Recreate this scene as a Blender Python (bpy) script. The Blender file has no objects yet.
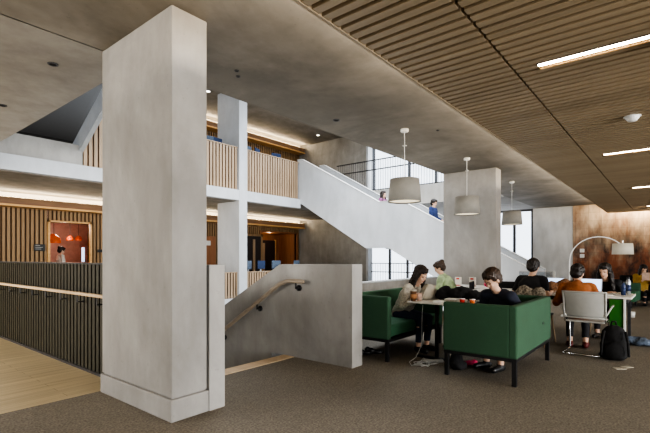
import bpy, bmesh, math, random
import numpy as np
from mathutils import Vector, Matrix
random.seed(7)
PI = math.pi
COL = bpy.context.scene.collection
SC = bpy.context.scene

# ------------------------------------------------------------------ materials
def new_mat(name):
    m = bpy.data.materials.new(name); m.use_nodes = True
    nt = m.node_tree
    return m, nt, nt.nodes['Principled BSDF']

def noise_mix(nt, c1, c2, scale=4, detail=5, lo=.35, hi=.65, stretch=(1, 1, 1), rough=.6, coord='Object', dist=0.0):
    tc = nt.nodes.new('ShaderNodeTexCoord'); mp = nt.nodes.new('ShaderNodeMapping')
    mp.inputs['Scale'].default_value = stretch
    nt.links.new(tc.outputs[coord], mp.inputs['Vector'])
    n = nt.nodes.new('ShaderNodeTexNoise'); n.inputs['Scale'].default_value = scale
    n.inputs['Detail'].default_value = detail; n.inputs['Roughness'].default_value = rough
    n.inputs['Distortion'].default_value = dist
    nt.links.new(mp.outputs[0], n.inputs['Vector'])
    r = nt.nodes.new('ShaderNodeValToRGB')
    r.color_ramp.elements[0].position = lo; r.color_ramp.elements[0].color = (*c1, 1)
    r.color_ramp.elements[1].position = hi; r.color_ramp.elements[1].color = (*c2, 1)
    nt.links.new(n.outputs['Fac'], r.inputs['Fac'])
    return r.outputs['Color'], n, mp

def mixc(nt, a, b, fac, mode='MULTIPLY'):
    x = nt.nodes.new('ShaderNodeMix'); x.data_type = 'RGBA'; x.blend_type = mode
    if isinstance(fac, (int, float)): x.inputs['Factor'].default_value = fac
    else: nt.links.new(fac, x.inputs['Factor'])
    for s, k in ((a, 6), (b, 7)):
        if isinstance(s, tuple): x.inputs[k].default_value = (*s, 1)
        else: nt.links.new(s, x.inputs[k])
    return x.outputs[2]

def bump(nt, bsdf, src, strength=.2, dist=.01):
    b = nt.nodes.new('ShaderNodeBump'); b.inputs['Strength'].default_value = strength
    b.inputs['Distance'].default_value = dist
    nt.links.new(src, b.inputs['Height']); nt.links.new(b.outputs[0], bsdf.inputs['Normal'])

def concrete(name, a, b, rough=.75, big=.7, blot=.7):
    m, nt, bs = new_mat(name)
    c1, n1, _ = noise_mix(nt, a, b, scale=big, detail=8, lo=.38, hi=.62, rough=.62, dist=.6)
    c2, n2, _ = noise_mix(nt, (.70, .69, .67), (1.0, 1.0, 1.0), scale=3.2, detail=8, lo=.3, hi=.62, stretch=(1, 1, .35))
    c3, n3, _ = noise_mix(nt, (.55, .55, .55), (1, 1, 1), scale=26, detail=2, lo=.22, hi=.34)
    c = mixc(nt, c1, c2, blot); c = mixc(nt, c, c3, .35)
    nt.links.new(c, bs.inputs['Base Color']); bs.inputs['Roughness'].default_value = rough
    bump(nt, bs, n2.outputs['Fac'], .12)
    return m

def plain(name, col, rough=.6, metal=0, var=.12, scale=12, emis=None, es=0, sheen=0):
    m, nt, bs = new_mat(name)
    d = tuple(max(0, v * (1 - var)) for v in col); l = tuple(min(1, v * (1 + var)) for v in col)
    c, n, _ = noise_mix(nt, d, l, scale=scale, detail=3)
    nt.links.new(c, bs.inputs['Base Color'])
    bs.inputs['Roughness'].default_value = rough; bs.inputs['Metallic'].default_value = metal
    if sheen: bs.inputs['Sheen Weight'].default_value = sheen
    if emis:
        bs.inputs['Emission Color'].default_value = (*emis, 1); bs.inputs['Emission Strength'].default_value = es
    return m

def fabric(name, col, var=.15, scale=300, rough=.9, sheen=.0):
    m, nt, bs = new_mat(name)
    d = tuple(v * (1 - var) for v in col); l = tuple(min(1, v * (1 + var)) for v in col)
    c, n, _ = noise_mix(nt, d, l, scale=scale, detail=2, lo=.4, hi=.6)
    c2, n2, _ = noise_mix(nt, (.85, .85, .85), (1, 1, 1), scale=3, detail=3)
    c = mixc(nt, c, c2, .7)
    nt.links.new(c, bs.inputs['Base Color']); bs.inputs['Roughness'].default_value = rough
    if sheen: bs.inputs['Sheen Weight'].default_value = sheen
    bump(nt, bs, n.outputs['Fac'], .15, .002)
    return m

def timber(name, a, b, stretch=(14, 14, .8), rough=.5):
    m, nt, bs = new_mat(name)
    c, n, _ = noise_mix(nt, a, b, scale=1.5, detail=6, stretch=stretch, lo=.3, hi=.7, dist=.4)
    c2, n2, _ = noise_mix(nt, (.78, .78, .78), (1, 1, 1), scale=1.0, detail=2, stretch=tuple(3 if s > 2 else .3 for s in stretch))
    c = mixc(nt, c, c2, .6)
    nt.links.new(c, bs.inputs['Base Color']); bs.inputs['Roughness'].default_value = rough
    bump(nt, bs, n.outputs['Fac'], .08, .004)
    return m

def emit(name, col, s):
    m, nt, bs = new_mat(name)
    bs.inputs['Base Color'].default_value = (*col, 1)
    bs.inputs['Emission Color'].default_value = (*col, 1); bs.inputs['Emission Strength'].default_value = s
    return m

def glassy(name, tint=(.9, .95, 1), gloss=.08):
    m = bpy.data.materials.new(name); m.use_nodes = True; nt = m.node_tree
    for n in list(nt.nodes): nt.nodes.remove(n)
    o = nt.nodes.new('ShaderNodeOutputMaterial'); t = nt.nodes.new('ShaderNodeBsdfTransparent')
    g = nt.nodes.new('ShaderNodeBsdfGlossy'); x = nt.nodes.new('ShaderNodeMixShader')
    t.inputs[0].default_value = (*tint, 1); g.inputs['Roughness'].default_value = .05
    x.inputs[0].default_value = gloss
    nt.links.new(t.outputs[0], x.inputs[1]); nt.links.new(g.outputs[0], x.inputs[2]); nt.links.new(x.outputs[0], o.inputs[0])
    return m

M = {}
M['conc_col'] = concrete('concrete column grey', (.27, .26, .245), (.36, .35, .335))
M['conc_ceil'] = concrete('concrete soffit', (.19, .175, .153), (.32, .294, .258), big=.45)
M['conc_ceil_daylit'] = concrete('concrete soffit daylit', (.30, .285, .265), (.38, .365, .34), big=.5)  # same concrete as the near soffit, daylight put into its paler colour
M['conc_wall'] = concrete('concrete stair wall', (.29, .28, .265), (.38, .37, .355), big=.9)
M['conc_white'] = concrete('pale painted concrete', (.44, .455, .475), (.52, .535, .555), big=.5, blot=.35)
M['conc_mid'] = concrete('far concrete wall', (.27, .26, .24), (.35, .34, .32))
M['white_wall'] = concrete('white plaster', (.58, .58, .57), (.66, .66, .65))
M['slat_ceil'] = timber('ceiling slat timber', (.34, .26, .165), (.41, .32, .21), stretch=(10, .3, 3))
M['dark_void'] = plain('black backing', (.02, .015, .012), .9)
M['slat_wall'] = timber('wall slat timber', (.25, .155, .075), (.36, .235, .12))
M['slat_pale'] = timber('balustrade slat timber', (.29, .205, .13), (.44, .32, .21))
M['slat_dark'] = plain('dark bronze slat', (.026, .024, .014), .55, .0, .2)
M['slat_dark_back'] = plain('dark backing panel', (.03, .028, .02), .7)
M['beam_wood'] = timber('timber bulkhead', (.15, .085, .045), (.22, .13, .07), stretch=(.8, 14, 14))
M['beam_edge'] = timber('orange timber edge', (.62, .36, .14), (.74, .46, .20), stretch=(.8, 14, 14))
M['grey_oak'] = timber('weathered oak handrail', (.26, .21, .16), (.36, .30, .23), stretch=(14, .8, 14))
M['oak'] = timber('oak handrail', (.58, .42, .26), (.70, .53, .35), stretch=(14, .8, 14))
M['black_metal'] = plain('black metal', (.02, .02, .022), .4, .3)
M['dark_metal'] = plain('dark grey metal', (.06, .06, .065), .45, .4)
M['chrome'] = plain('chrome', (.75, .75, .75), .2, 1, .03)
M['white_plastic'] = plain('white plastic', (.75, .75, .73), .4, 0, .03)
M['grey_plastic'] = plain('light grey plastic', (.40, .395, .375), .5, 0, .04)
M['white_top'] = plain('white laminate', (.78, .76, .72), .4, 0, .03)
M['sofa'] = fabric('green wool', (.040, .098, .055), .12, 250)
M['sofa_in'] = fabric('green wool seat', (.046, .145, .080), .12, 250)
M['dark_panel'] = plain('dark ceiling panel', (.035, .032, .029), .5, 0, .1)
M['glass'] = glassy('window glass', (.97, .98, 1), .04)
M['clear'] = glassy('clear plastic', (.8, .83, .85), .1)
M['led'] = emit('led strip', (1, .86, .66), 22)
M['cove'] = emit('cove strip', (1, .80, .52), 14)
M['shade'] = plain('lamp shade fabric', (.27, .26, .235), .85, 0, .04)
M['shade_glow'] = plain('lamp diffuser', (.8, .74, .6), .6, 0, .03, emis=(1, .85, .6), es=.7)
M['skin'] = plain('skin', (.62, .40, .29), .55, 0, .05)
M['skin_b'] = plain('skin darker', (.50, .32, .23), .55, 0, .05)
M['hair'] = plain('dark hair', (.018, .013, .011), .45, 0, .4, 60)
M['hair_brown'] = plain('brown hair', (.045, .026, .016), .45, 0, .4, 60)
M['hair_auburn'] = plain('dark auburn hair', (.022, .013, .010), .45, 0, .5, 60)
M['eye'] = plain('dark eye', (.01, .008, .007), .2)
M['lip'] = plain('lip', (.42, .14, .12), .5)
M['cream'] = fabric('cream knit', (.52, .48, .41), .25, 60)
M['jeans'] = fabric('dark denim', (.03, .04, .075), .2, 200)
M['blacktrouser'] = fabric('black trousers', (.02, .02, .024), .2, 200)
M['navy'] = fabric('dark navy shirt', (.022, .026, .045), .15, 200)
M['blackshirt'] = fabric('black shirt', (.012, .012, .014), .15, 200)
M['rust'] = fabric('rust orange knit', (.30, .10, .03), .2, 80)
M['limegreen'] = fabric('pale green shirt', (.34, .43, .26), .2, 8)
M['yellow'] = fabric('mustard jacket', (.42, .26, .06), .15, 100)
M['purple'] = fabric('purple scarf', (.28, .10, .22), .2, 50)
M['blue'] = fabric('dark blue jacket', (.03, .05, .15), .2, 50)
M['whitecloth'] = fabric('white shirt', (.6, .57, .52), .1, 50)
M['shoe'] = plain('black shoe', (.015, .015, .016), .4)
M['redshoe'] = plain('red shoe', (.10, .012, .012), .5)
M['bag'] = fabric('black nylon', (.012, .012, .013), .3, 80)
M['fur'] = fabric('mottled brown grey fur', (.20, .17, .13), .5, 40)
M['wicker'] = fabric('brown woollen coat', (.20, .10, .05), .35, 40)
M['denimgrey'] = fabric('blue grey cloth', (.10, .13, .18), .25, 40)
M['paper'] = plain('paper', (.75, .73, .68), .8, 0, .04)
M['beige'] = fabric('beige canvas', (.50, .46, .38), .12, 60)
M['cup'] = plain('brown paper cup', (.16, .07, .03), .6, 0, .1)
M['cup_sleeve'] = plain('cup sleeve', (.48, .24, .11), .7)
M['tea'] = plain('pale cup', (.60, .42, .34), .5)
M['red'] = plain('red plastic', (.55, .04, .03), .5)
M['orange'] = plain('orange plastic', (.70, .16, .03), .5)
M['pink'] = plain('pink fabric', (.62, .05, .13), .7)
M['greenpanel'] = plain('glossy green panel', (.03, .16, .02), .3, 0, .05)
M['bottle'] = plain('steel bottle', (.42, .45, .48), .3, .6)
M['bottle_blue'] = plain('blue label', (.03, .05, .13), .4)
M['screen'] = emit('lit screen', (.55, .72, 1), 1.0)
M['laptop'] = plain('silver laptop', (.55, .56, .58), .35, .5, .02)
M['cable'] = plain('white cable', (.5, .5, .48), .5)
M['bluechair'] = fabric('blue upholstery', (.035, .055, .12), .2, 60)
M['redroom'] = plain('red painted wall', (.52, .15, .09), .7, 0, .1, 3)
M['pinkroom'] = plain('pale pink tiles', (.50, .31, .25), .6, 0, .1, 5)
M['orangelamp'] = plain('orange metal shade', (.70, .14, .03), .4)
M['orangedoor'] = timber('orange timber door', (.27, .115, .05), (.38, .17, .075))
M['darkdoor'] = plain('dark doorway', (.03, .02, .018), .5)
M['sign'] = plain('black sign', (.015, .015, .015), .4)

# carpet
m, nt, bs = new_mat('taupe carpet')
c1, n1, _ = noise_mix(nt, (.155, .134, .106), (.285, .252, .206), scale=60, detail=4, lo=.38, hi=.62)
c2, n2, _ = noise_mix(nt, (.82, .82, .82), (1, 1, 1), scale=.8, detail=4)
c3, n3, _ = noise_mix(nt, (.82, .82, .80), (1.0, 1.0, 1.0), scale=14, detail=4)
nt.links.new(mixc(nt, mixc(nt, c1, c2, .8), c3, .8), bs.inputs['Base Color']); bs.inputs['Roughness'].default_value = .82
bump(nt, bs, n1.outputs['Fac'], .35, .004); M['carpet'] = m
# oak floor
m, nt, bs = new_mat('oak floor boards')
c1, n1, _ = noise_mix(nt, (.43, .34, .205), (.61, .50, .325), scale=1.2, detail=6, stretch=(.8, 12, 1), lo=.3, hi=.7)
tc = nt.nodes.new('ShaderNodeTexCoord'); br = nt.nodes.new('ShaderNodeTexBrick')
br.inputs['Scale'].default_value = 1; br.inputs['Brick Width'].default_value = 1.6; br.inputs['Row Height'].default_value = .12
br.inputs['Mortar Size'].default_value = .003; br.inputs['Color1'].default_value = (.85, .85, .85, 1)
br.inputs['Color2'].default_value = (1, 1, 1, 1); br.inputs['Mortar'].default_value = (.4, .35, .3, 1)
nt.links.new(tc.outputs['Object'], br.inputs['Vector'])
nt.links.new(mixc(nt, c1, br.outputs['Color'], .8), bs.inputs['Base Color']); bs.inputs['Roughness'].default_value = .38; M['oak_floor'] = m
# patinated copper wall
m, nt, bs = new_mat('patinated copper wall')
c1, n1, mp = noise_mix(nt, (.022, .010, .008), (.27, .085, .032), scale=1.6, detail=9, stretch=(1, 1.3, .8), lo=.40, hi=.60, rough=.68, dist=.5)
c1b, n1b, _ = noise_mix(nt, (.30, .165, .085), (.74, .58, .40), scale=2.2, detail=8, stretch=(1, 1.6, .5), lo=.3, hi=.7, rough=.65)
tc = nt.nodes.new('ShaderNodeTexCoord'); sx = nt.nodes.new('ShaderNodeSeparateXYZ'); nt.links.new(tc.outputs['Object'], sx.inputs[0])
md = nt.nodes.new('ShaderNodeMath'); md.operation = 'MULTIPLY_ADD'; md.inputs[1].default_value = .55; md.inputs[2].default_value = -1.3  # paler toward the top: patina, plus cove brightness put into the colour
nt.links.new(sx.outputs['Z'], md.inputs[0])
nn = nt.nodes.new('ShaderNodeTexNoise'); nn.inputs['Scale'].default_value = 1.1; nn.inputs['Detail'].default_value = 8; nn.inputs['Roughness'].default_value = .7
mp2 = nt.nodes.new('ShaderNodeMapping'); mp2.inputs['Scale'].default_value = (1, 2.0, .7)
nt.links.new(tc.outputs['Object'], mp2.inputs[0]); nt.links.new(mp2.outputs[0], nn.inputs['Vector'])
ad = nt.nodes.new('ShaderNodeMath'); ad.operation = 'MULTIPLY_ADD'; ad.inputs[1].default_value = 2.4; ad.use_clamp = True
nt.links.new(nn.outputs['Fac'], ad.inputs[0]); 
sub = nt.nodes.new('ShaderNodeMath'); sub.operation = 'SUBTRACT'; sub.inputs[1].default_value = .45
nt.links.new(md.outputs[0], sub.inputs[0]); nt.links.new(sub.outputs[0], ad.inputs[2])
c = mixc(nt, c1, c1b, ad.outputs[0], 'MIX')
br = nt.nodes.new('ShaderNodeTexBrick'); br.inputs['Scale'].default_value = 1; br.inputs['Brick Width'].default_value = .42
br.inputs['Row Height'].default_value = .3; br.inputs['Mortar Size'].default_value = .008; br.offset = 0
br.inputs['Color1'].default_value = (.75, .75, .75, 1); br.inputs['Color2'].default_value = (1, 1, 1, 1); br.inputs['Mortar'].default_value = (.55, .55, .55, 1)
mp3 = nt.nodes.new('ShaderNodeMapping'); mp3.inputs['Rotation'].default_value = (PI / 2, 0, PI / 2)
cb = nt.nodes.new('ShaderNodeCombineXYZ'); nt.links.new(sx.outputs['Y'], cb.inputs[0]); nt.links.new(sx.outputs['Z'], cb.inputs[1])
nt.links.new(cb.outputs[0], br.inputs['Vector'])
nt.links.new(mixc(nt, c, br.outputs['Color'], .6), bs.inputs['Base Color']); bs.inputs['Roughness'].default_value = .5; M['copper'] = m

# ------------------------------------------------------------------ mesh helpers
class MB:
    def __init__(s): s.bm = bmesh.new()
    def box(s, x0, x1, y0, y1, z0, z1, bev=0, mat=None, seg=2):
        xs = [(x0 + x1) / 2, (y0 + y1) / 2, (z0 + z1) / 2]
        r = bmesh.ops.create_cube(s.bm, size=1)
        bmesh.ops.scale(s.bm, vec=(abs(x1 - x0), abs(y1 - y0), abs(z1 - z0)), verts=r['verts'])
        bmesh.ops.translate(s.bm, vec=xs, verts=r['verts'])
        if bev:
            es = list({e for v in r['verts'] for e in v.link_edges})
            rr = bmesh.ops.bevel(s.bm, geom=es, offset=bev, segments=seg, affect='EDGES', profile=.5)
            vs = list({v for f in rr['faces'] for v in f.verts} | {v for v in r['verts'] if v.is_valid})
        else: vs = r['verts']
        if mat is not None: bmesh.ops.transform(s.bm, matrix=mat, verts=vs)
        return vs
    def fastboxes(s, lst):
        for (x0, x1, y0, y1, z0, z1) in lst:
            v = [s.bm.verts.new(p) for p in ((x0, y0, z0), (x1, y0, z0), (x1, y1, z0), (x0, y1, z0), (x0, y0, z1), (x1, y0, z1), (x1, y1, z1), (x0, y1, z1))]
            for f in ((0, 3, 2, 1), (4, 5, 6, 7), (0, 1, 5, 4), (1, 2, 6, 5), (2, 3, 7, 6), (3, 0, 4, 7)): s.bm.faces.new([v[i] for i in f])
    def cyl(s, a, b, r0, r1=None, n=12, caps=True):
        a, b = Vector(a), Vector(b); r1 = r0 if r1 is None else r1
        d = b - a; L = d.length
        q = d.to_track_quat('Z', 'Y').to_matrix().to_4x4()
        bmesh.ops.create_cone(s.bm, cap_ends=caps, segments=n, radius1=r0, radius2=r1, depth=L, matrix=Matrix.Translation((a + b) / 2) @ q)
    def ball(s, c, r, rot=None, sub=2):
        if isinstance(r, (int, float)): r = (r, r, r)
        mt = Matrix.Translation(c) @ (rot.to_4x4() if rot else Matrix.Identity(4)) @ Matrix.Diagonal((*r, 1))
        bmesh.ops.create_icosphere(s.bm, subdivisions=sub, radius=1, matrix=mt)
    def prism(s, pts, axis, a, b):
        """pts polygon in the two other axes; extruded from a to b along axis (0,1,2)"""
        def mk(p, t):
            l = list(p); l.insert(axis, t); return s.bm.verts.new(l)
        A = [mk(p, a) for p in pts]; B = [mk(p, b) for p in pts]; n = len(pts)
        s.bm.faces.new(A[::-1]); s.bm.faces.new(B)
        for i in range(n): s.bm.faces.new((A[i], A[(i + 1) % n], B[(i + 1) % n], B[i]))
    def tube(s, pts, r, n=8):
        P_ = [Vector(p) for p in pts]; rings = []; up = None
        for i, p in enumerate(P_):
            a = (p - P_[i - 1]).normalized() if i else None
            b_ = (P_[i + 1] - p).normalized() if i < len(P_) - 1 else None
            t = ((a or b_) + (b_ or a))
            t = t.normalized() if t.length > 1e-4 else (b_ or a)
            if up is None: up = Vector((0, 0, 1)) if abs(t.z) < .9 else Vector((1, 0, 0))
            u = (up - t * up.dot(t)); u = u.normalized() if u.length > 1e-4 else t.orthogonal().normalized()
            up = u; w_ = t.cross(u)
            k = 1 / max(.6, math.sqrt(max(.0, (1 + (a.dot(b_) if a and b_ else 1)) / 2)))
            rings.append([s.bm.verts.new(p + (u * math.cos(2 * PI * q / n) + w_ * math.sin(2 * PI * q / n)) * r * (k if a and b_ else 1)) for q in range(n)])
        for A, B_ in zip(rings, rings[1:]):
            for q in range(n): s.bm.faces.new((A[q], A[(q + 1) % n], B_[(q + 1) % n], B_[q]))
        s.bm.faces.new(rings[0][::-1]); s.bm.faces.new(rings[-1])
    def lathe(s, prof, c=(0, 0, 0), n=24):
        rings = []
        for (r, z) in prof:
            rings.append([s.bm.verts.new((c[0] + r * math.cos(2 * PI * k / n), c[1] + r * math.sin(2 * PI * k / n), c[2] + z)) for k in range(n)])
        for i in range(len(rings) - 1):
            for k in range(n): s.bm.faces.new((rings[i][k], rings[i][(k + 1) % n], rings[i + 1][(k + 1) % n], rings[i + 1][k]))
    def build(s, name, mat, parent=None, smooth=False, loc=None):
        bmesh.ops.recalc_face_normals(s.bm, faces=s.bm.faces)
        me = bpy.data.meshes.new(name); s.bm.to_mesh(me); s.bm.free()
        if smooth:
            for p in me.polygons: p.use_smooth = True
        if mat: me.materials.append(M[mat] if isinstance(mat, str) else mat)
        o = bpy.data.objects.new(name, me); COL.objects.link(o)
        if parent: o.parent = parent
        if loc: o.location = loc
        return o

def tag(o, label, cat, group=None, kind=None):
    o['label'] = label; o['category'] = cat
    if group: o['group'] = group
    if kind: o['kind'] = kind
    return o
def thing(name, label, cat, loc=(0, 0, 0), rz=0, group=None):
    o = bpy.data.objects.new(name, None); COL.objects.link(o); o.location = loc; o.rotation_euler = (0, 0, rz)
    o.empty_display_size = .1
    return tag(o, label, cat, group)
def struct(o, label=None, cat=None):
    o['kind'] = 'structure'
    if label: o['label'] = label
    if cat: o['category'] = cat
    return o
def kids(o): return [c for c in ALLKIDS.get(o.name, [])]
def dup(root, loc, rz, label, group=None):
    r = root.copy(); COL.objects.link(r); r.location = loc; r.rotation_euler = (0, 0, rz); r['label'] = label
    if group: r['group'] = group
    for ch in list(root.children):
        c = ch.copy(); COL.objects.link(c); c.parent = r
        for g in list(ch.children):
            d = g.copy(); COL.objects.link(d); d.parent = c
    return r
def B(name, x0, x1, y0, y1, z0, z1, mat, parent=None, bev=0):
    b = MB(); b.box(x0, x1, y0, y1, z0, z1, bev); return b.build(name, mat, parent)

# ------------------------------------------------------------------ building shell
struct(B('floor', -8, 18.9, -8, 3.88, -.4, 0, 'carpet'), 'taupe speckled carpet floor of the study area', 'floor')
f2 = MB(); f2.fastboxes([(-8, 2.15, 3.88, 4.35, -.4, 0), (4.31, 18.9, 3.88, 4.42, -.4, 0), (2.15, 2.36, 3.88, 4.35, -.4, 0)])
struct(f2.build('floor', 'carpet'), 'taupe carpet strip along the edge of the atrium', 'floor')
struct(B('floor', -8, 2.15, 4.35, 14, -.4, 0, 'oak_floor'), 'pale oak board floor left of the big column', 'floor')
struct(B('floor', -8, 18.9, 11.9, 19, -.42, -.02, 'carpet'), 'floor on the far side of the atrium', 'floor')
struct(B('floor', 14.4, 18.9, 4.42, 11.9, -.4, 0, 'conc_mid'), 'floor behind the white stair by the windows', 'floor')
struct(B('floor', -8, 18.9, 4.3, 12, -4.2, -4.0, 'oak_floor'), 'floor of the level below at the foot of the stair', 'floor')
struct(B('trim_1', 2.36, 4.11, 3.87, 4.07, -.05, .004, 'oak'), 'pale oak nosing strip at the top of the descending stair', 'trim')
# soffits
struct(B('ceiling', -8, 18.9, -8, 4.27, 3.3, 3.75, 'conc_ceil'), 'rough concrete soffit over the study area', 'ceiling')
struct(B('ceiling', -8, 2.2, 4.31, 11.7, 3.31, 3.75, 'conc_ceil_daylit'), 'concrete soffit over the oak floor, daylight in its colour', 'ceiling')
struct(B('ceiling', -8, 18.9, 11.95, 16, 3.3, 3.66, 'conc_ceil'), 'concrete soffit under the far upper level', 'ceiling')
struct(B('trim_2', -8, 12.87, 11.78, 11.95, 3.32, 3.68, 'conc_white'), 'pale slab edge running across the atrium', 'trim')
struct(B('ceiling', 14.42, 18.9, 4.27, 11.9, 3.3, 3.98, 'conc_ceil_daylit'), 'slab of the upper walkway beside the windows', 'ceiling')
struct(B('floor', -8, 18.9, 12.02, 16, 3.67, 3.98, 'carpet'), 'floor of the far upper level', 'floor')
struct(B('ceiling', 7.7, 18.9, 10.2, 16, 7.3, 7.6, 'conc_ceil'), 'concrete ceiling of the upper level', 'ceiling')
dk = MB(); dk.box(7.66, 10.4, 16.0, 24, 7.3, 7.6); dk.box(-14, 7.66, 4.3, 24, 7.35, 7.6)
dk.box(-14, 7.66, 4.3, 24, 7.3, 7.36)
for y in (6.5, 8.9, 11.3, 13.7): dk.box(-14, 7.66, y, y + .04, 7.285, 7.31)
struct(dk.build('ceiling', 'dark_panel'), 'dark panelled ceiling high above the atrium', 'ceiling')
# walls
struct(B('wall_back', -14, 10.5, 24, 24.2, 3.6, 7.6, 'dark_panel'), 'dark wall at the far end of the upper level', 'wall')
def slat_wall(name, x0, x1, z0, z1, y, label, holes=()):
    o = MB(); segs = [(x0, x1, z0, z1)]
    lst = []; x = x0
    while x < x1:
        hz = [(a, b, c) for (a, b, c) in holes if x + .07 > a and x < b]
        zz = z0 if not hz else hz[0][2]
        lst.append((x, min(x + .075, x1), y - .05, y, zz, z1)); x += .125
    o.fastboxes(lst); s = o.build(name, 'slat_wall'); struct(s, label, 'wall')
    b = MB(); xs = x0
    for (a, c, h) in sorted(holes):
        b.box(xs, a, y, y + .1, z0, z1); b.box(a, c, y, y + .1, h, z1); xs = c
    b.box(xs, x1, y, y + .1, z0, z1)
    b.build('backing', plain_back, s)
    return s
plain_back = plain('dark timber backing', (.10, .062, .035), .8)
slat_wall('wall_far', -8, 17.1, 0, 3.3, 15.8, 'timber slatted wall across the atrium at this level', [(5.14, 6.37, 2.47), (14.3, 16.9, 2.6)])
slat_wall('wall_far_upper', 7.7, 17.1, 3.98, 7.3, 15.8, 'timber slatted wall on the upper level')
struct(B('wall_left_blocker', -8.2, -8, -8, 14, -.4, 3.75, 'white_wall'), 'added unseen wall far to the left, blocks sky light', 'wall')  # unseen wall added to keep sky light off the left side
wr = MB(); wr.box(17.1, 17.35, 11.35, 16, -.02, 7.3)
struct(wr.build('wall_right', 'conc_mid'), 'grey concrete wall behind the white stair', 'wall')
struct(B('trim_3', 17.0, 17.36, 11.23, 11.35, 0, 7.3, 'conc_white'), 'white end strip of the concrete wall', 'trim')
struct(B('wall_end', 18.8, 19.05, 3.03, 4.45, 0, 3.3, 'white_wall'), 'white wall panel between window and copper wall', 'wall')
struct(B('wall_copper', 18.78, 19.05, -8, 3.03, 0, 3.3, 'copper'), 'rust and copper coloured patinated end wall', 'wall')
struct(B('trim_4', 18.9, 19.1, 4.45, 12.6, 3.3, 4.0, 'conc_white'), 'pale spandrel between the two rows of windows', 'trim')
struct(B('trim_5', 18.9, 19.1, 4.3, 12.6, 7.1, 7.4, 'conc_white'), 'pale band above the upper windows', 'trim')
def window(n, y0, y1, z0, z1, ys, zs, label):
    w = MB(); x = 18.95
    for y in [y0, y1] + ys: w.box(x - .06, x + .06, y - .045, y + .045, z0, z1)
    for z in [z0 + .04, z1 - .04] + zs: w.box(x - .045, x + .045, y0, y1, z - .04, z + .04)
    f = struct(w.build('window_%d' % n, 'dark_metal'), label, 'window')
    p = MB(); p.box(x - .008, x + .008, y0, y1, z0, z1); p.build('pane', 'glass', f)
window(1, 4.5, 12.4, 0, 3.3, [5.2, 6.6, 8.4, 10.2, 11.2], [], 'tall bright lower window behind the white stair')
window(2, 4.5, 12.4, 4.0, 7.1, [5.9, 7.3, 8.7, 10.1, 12.15], [], 'bright upper window beyond the railing')
struct(B('trim_6', 18.3, 18.9, 12.05, 12.5, 4.0, 7.1, 'dark_metal'), 'dark pier at the left of the upper window', 'trim')

# slatted timber ceiling
sl = MB(); lst = []; x = -6.0
while x < 18.1:
    lst.append((x, x + .066, -7.9, 1.055, 2.90, 2.955)); lst.append((x, x + .066, 1.075, 1.81, 2.90, 2.955)); x += .105
lst2 = []
LX = [3.9, 7.9, 12.05, 16.6]
def near_light(a, b): return any(a < lx + .07 and b > lx - .035 for lx in LX)
out = []
for q in lst:
    if near_light(q[0], q[1]):
        if q[3] < 1.06: out.append((q[0], q[1], .89, 1.055, q[4], q[5])); out.append((q[0], q[1], -7.9, -1.3, q[4], q[5]))
        else: out.append(q)
    else: out.append(q)
sl.fastboxes(out)
ce = struct(sl.build('ceiling_slats', 'slat_ceil'), 'hanging ceiling of brown timber slats over the tables', 'ceiling')
bk = MB(); bk.box(-6, 18.1, -7.9, 1.81, 3.0, 3.03); bk.build('backing', 'dark_void', ce)
fr = MB(); fr.box(-6, 18.16, 1.81, 1.835, 2.895, 3.05); fr.box(18.1, 18.16, -7.9, 1.81, 2.895, 3.05); fr.box(-6, 18.1, 1.0, 1.03, 2.955, 3.0); fr.build('edge_board', 'slat_ceil', ce)
words = ['nearest linear light set in the timber slat ceiling', 'second linear light in the slat ceiling, by the smoke detector', 'third linear light in the slat ceiling', 'farthest short linear light in the slat ceiling near the copper wall']
for i, lx in enumerate(LX):
    t = thing('linear_light', words[i], 'ceiling light', (lx, 0, 2.9), 0, 'linear lights in the slat ceiling')
    ye = (.88, .85, .74, .66)[i]
    b = MB(); b.box(-.03, .012, -1.3, ye, .0, .012); b.build('diffuser', 'led', t)
    b = MB(); b.box(-.036, -.03, -1.3, ye, .004, .06); b.box(.012, .018, -1.3, ye, .004, .06); b.box(-.036, .018, ye, ye + .006, .0, .06); b.build('trim_frame', 'dark_metal', t)
    b = MB(); b.box(.05, .072, -1.3, ye, -.006, .03); b.build('timber_lip', 'beam_edge', t)
t = thing('smoke_detector', 'round white smoke detector on the timber slat ceiling', 'smoke detector', (5.94, .37, 2.9))
b = MB(); b.lathe([(0.001, 0), (.07, 0), (.07, -.02), (.05, -.045), (.045, -.055), (.001, -.06)], n=24); b.build('housing', 'white_plastic', t, True)
b = MB(); b.lathe([(.071, -.002), (.085, -.002), (.085, -.008), (.071, -.008)], n=24); b.build('base_ring', 'white_plastic', t, True)
t = tag(B('ceiling_speaker', 3.88, 4.05, .02, .12, 2.86, 2.9, 'black_metal', bev=.01), 'small black fitting on the slat ceiling at top right', 'fitting')

# recessed fittings in the concrete
for i, (x, y, z, lab) in enumerate([(1.66, 4.99, 3.31, 'small dark recessed fitting in the daylit soffit, nearer the column'), (1.69, 6.85, 3.31, 'small dark recessed fitting in the daylit soffit, by the left edge'),
        (4.92, 3.8, 3.3, 'dark recessed fitting in the concrete soffit above the white stair'), (2.95, 3.62, 3.3, 'small ceiling spot beside the big column, left of a pair'), (3.05, 3.72, 3.3, 'small ceiling spot beside the big column, right of a pair'), (6.31, 2.87, 3.3, 'dark recessed fitting in the soffit right of the first pendant')]):
    t = thing('ceiling_spot', lab, 'ceiling fitting', (x, y, z), 0, 'recessed fittings in the concrete')
    sz = .05 if i < 3 else .025
    b = MB(); b.lathe([(sz * .7, 0), (sz, 0), (sz, -.008), (sz * .7, -.008), (sz * .7, 0)], n=16); b.build('ring', 'dark_metal', t)
    b = MB(); b.lathe([(.001, -.003), (sz * .7, -.003)], n=16); b.build('lens', 'dark_void', t)
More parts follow.
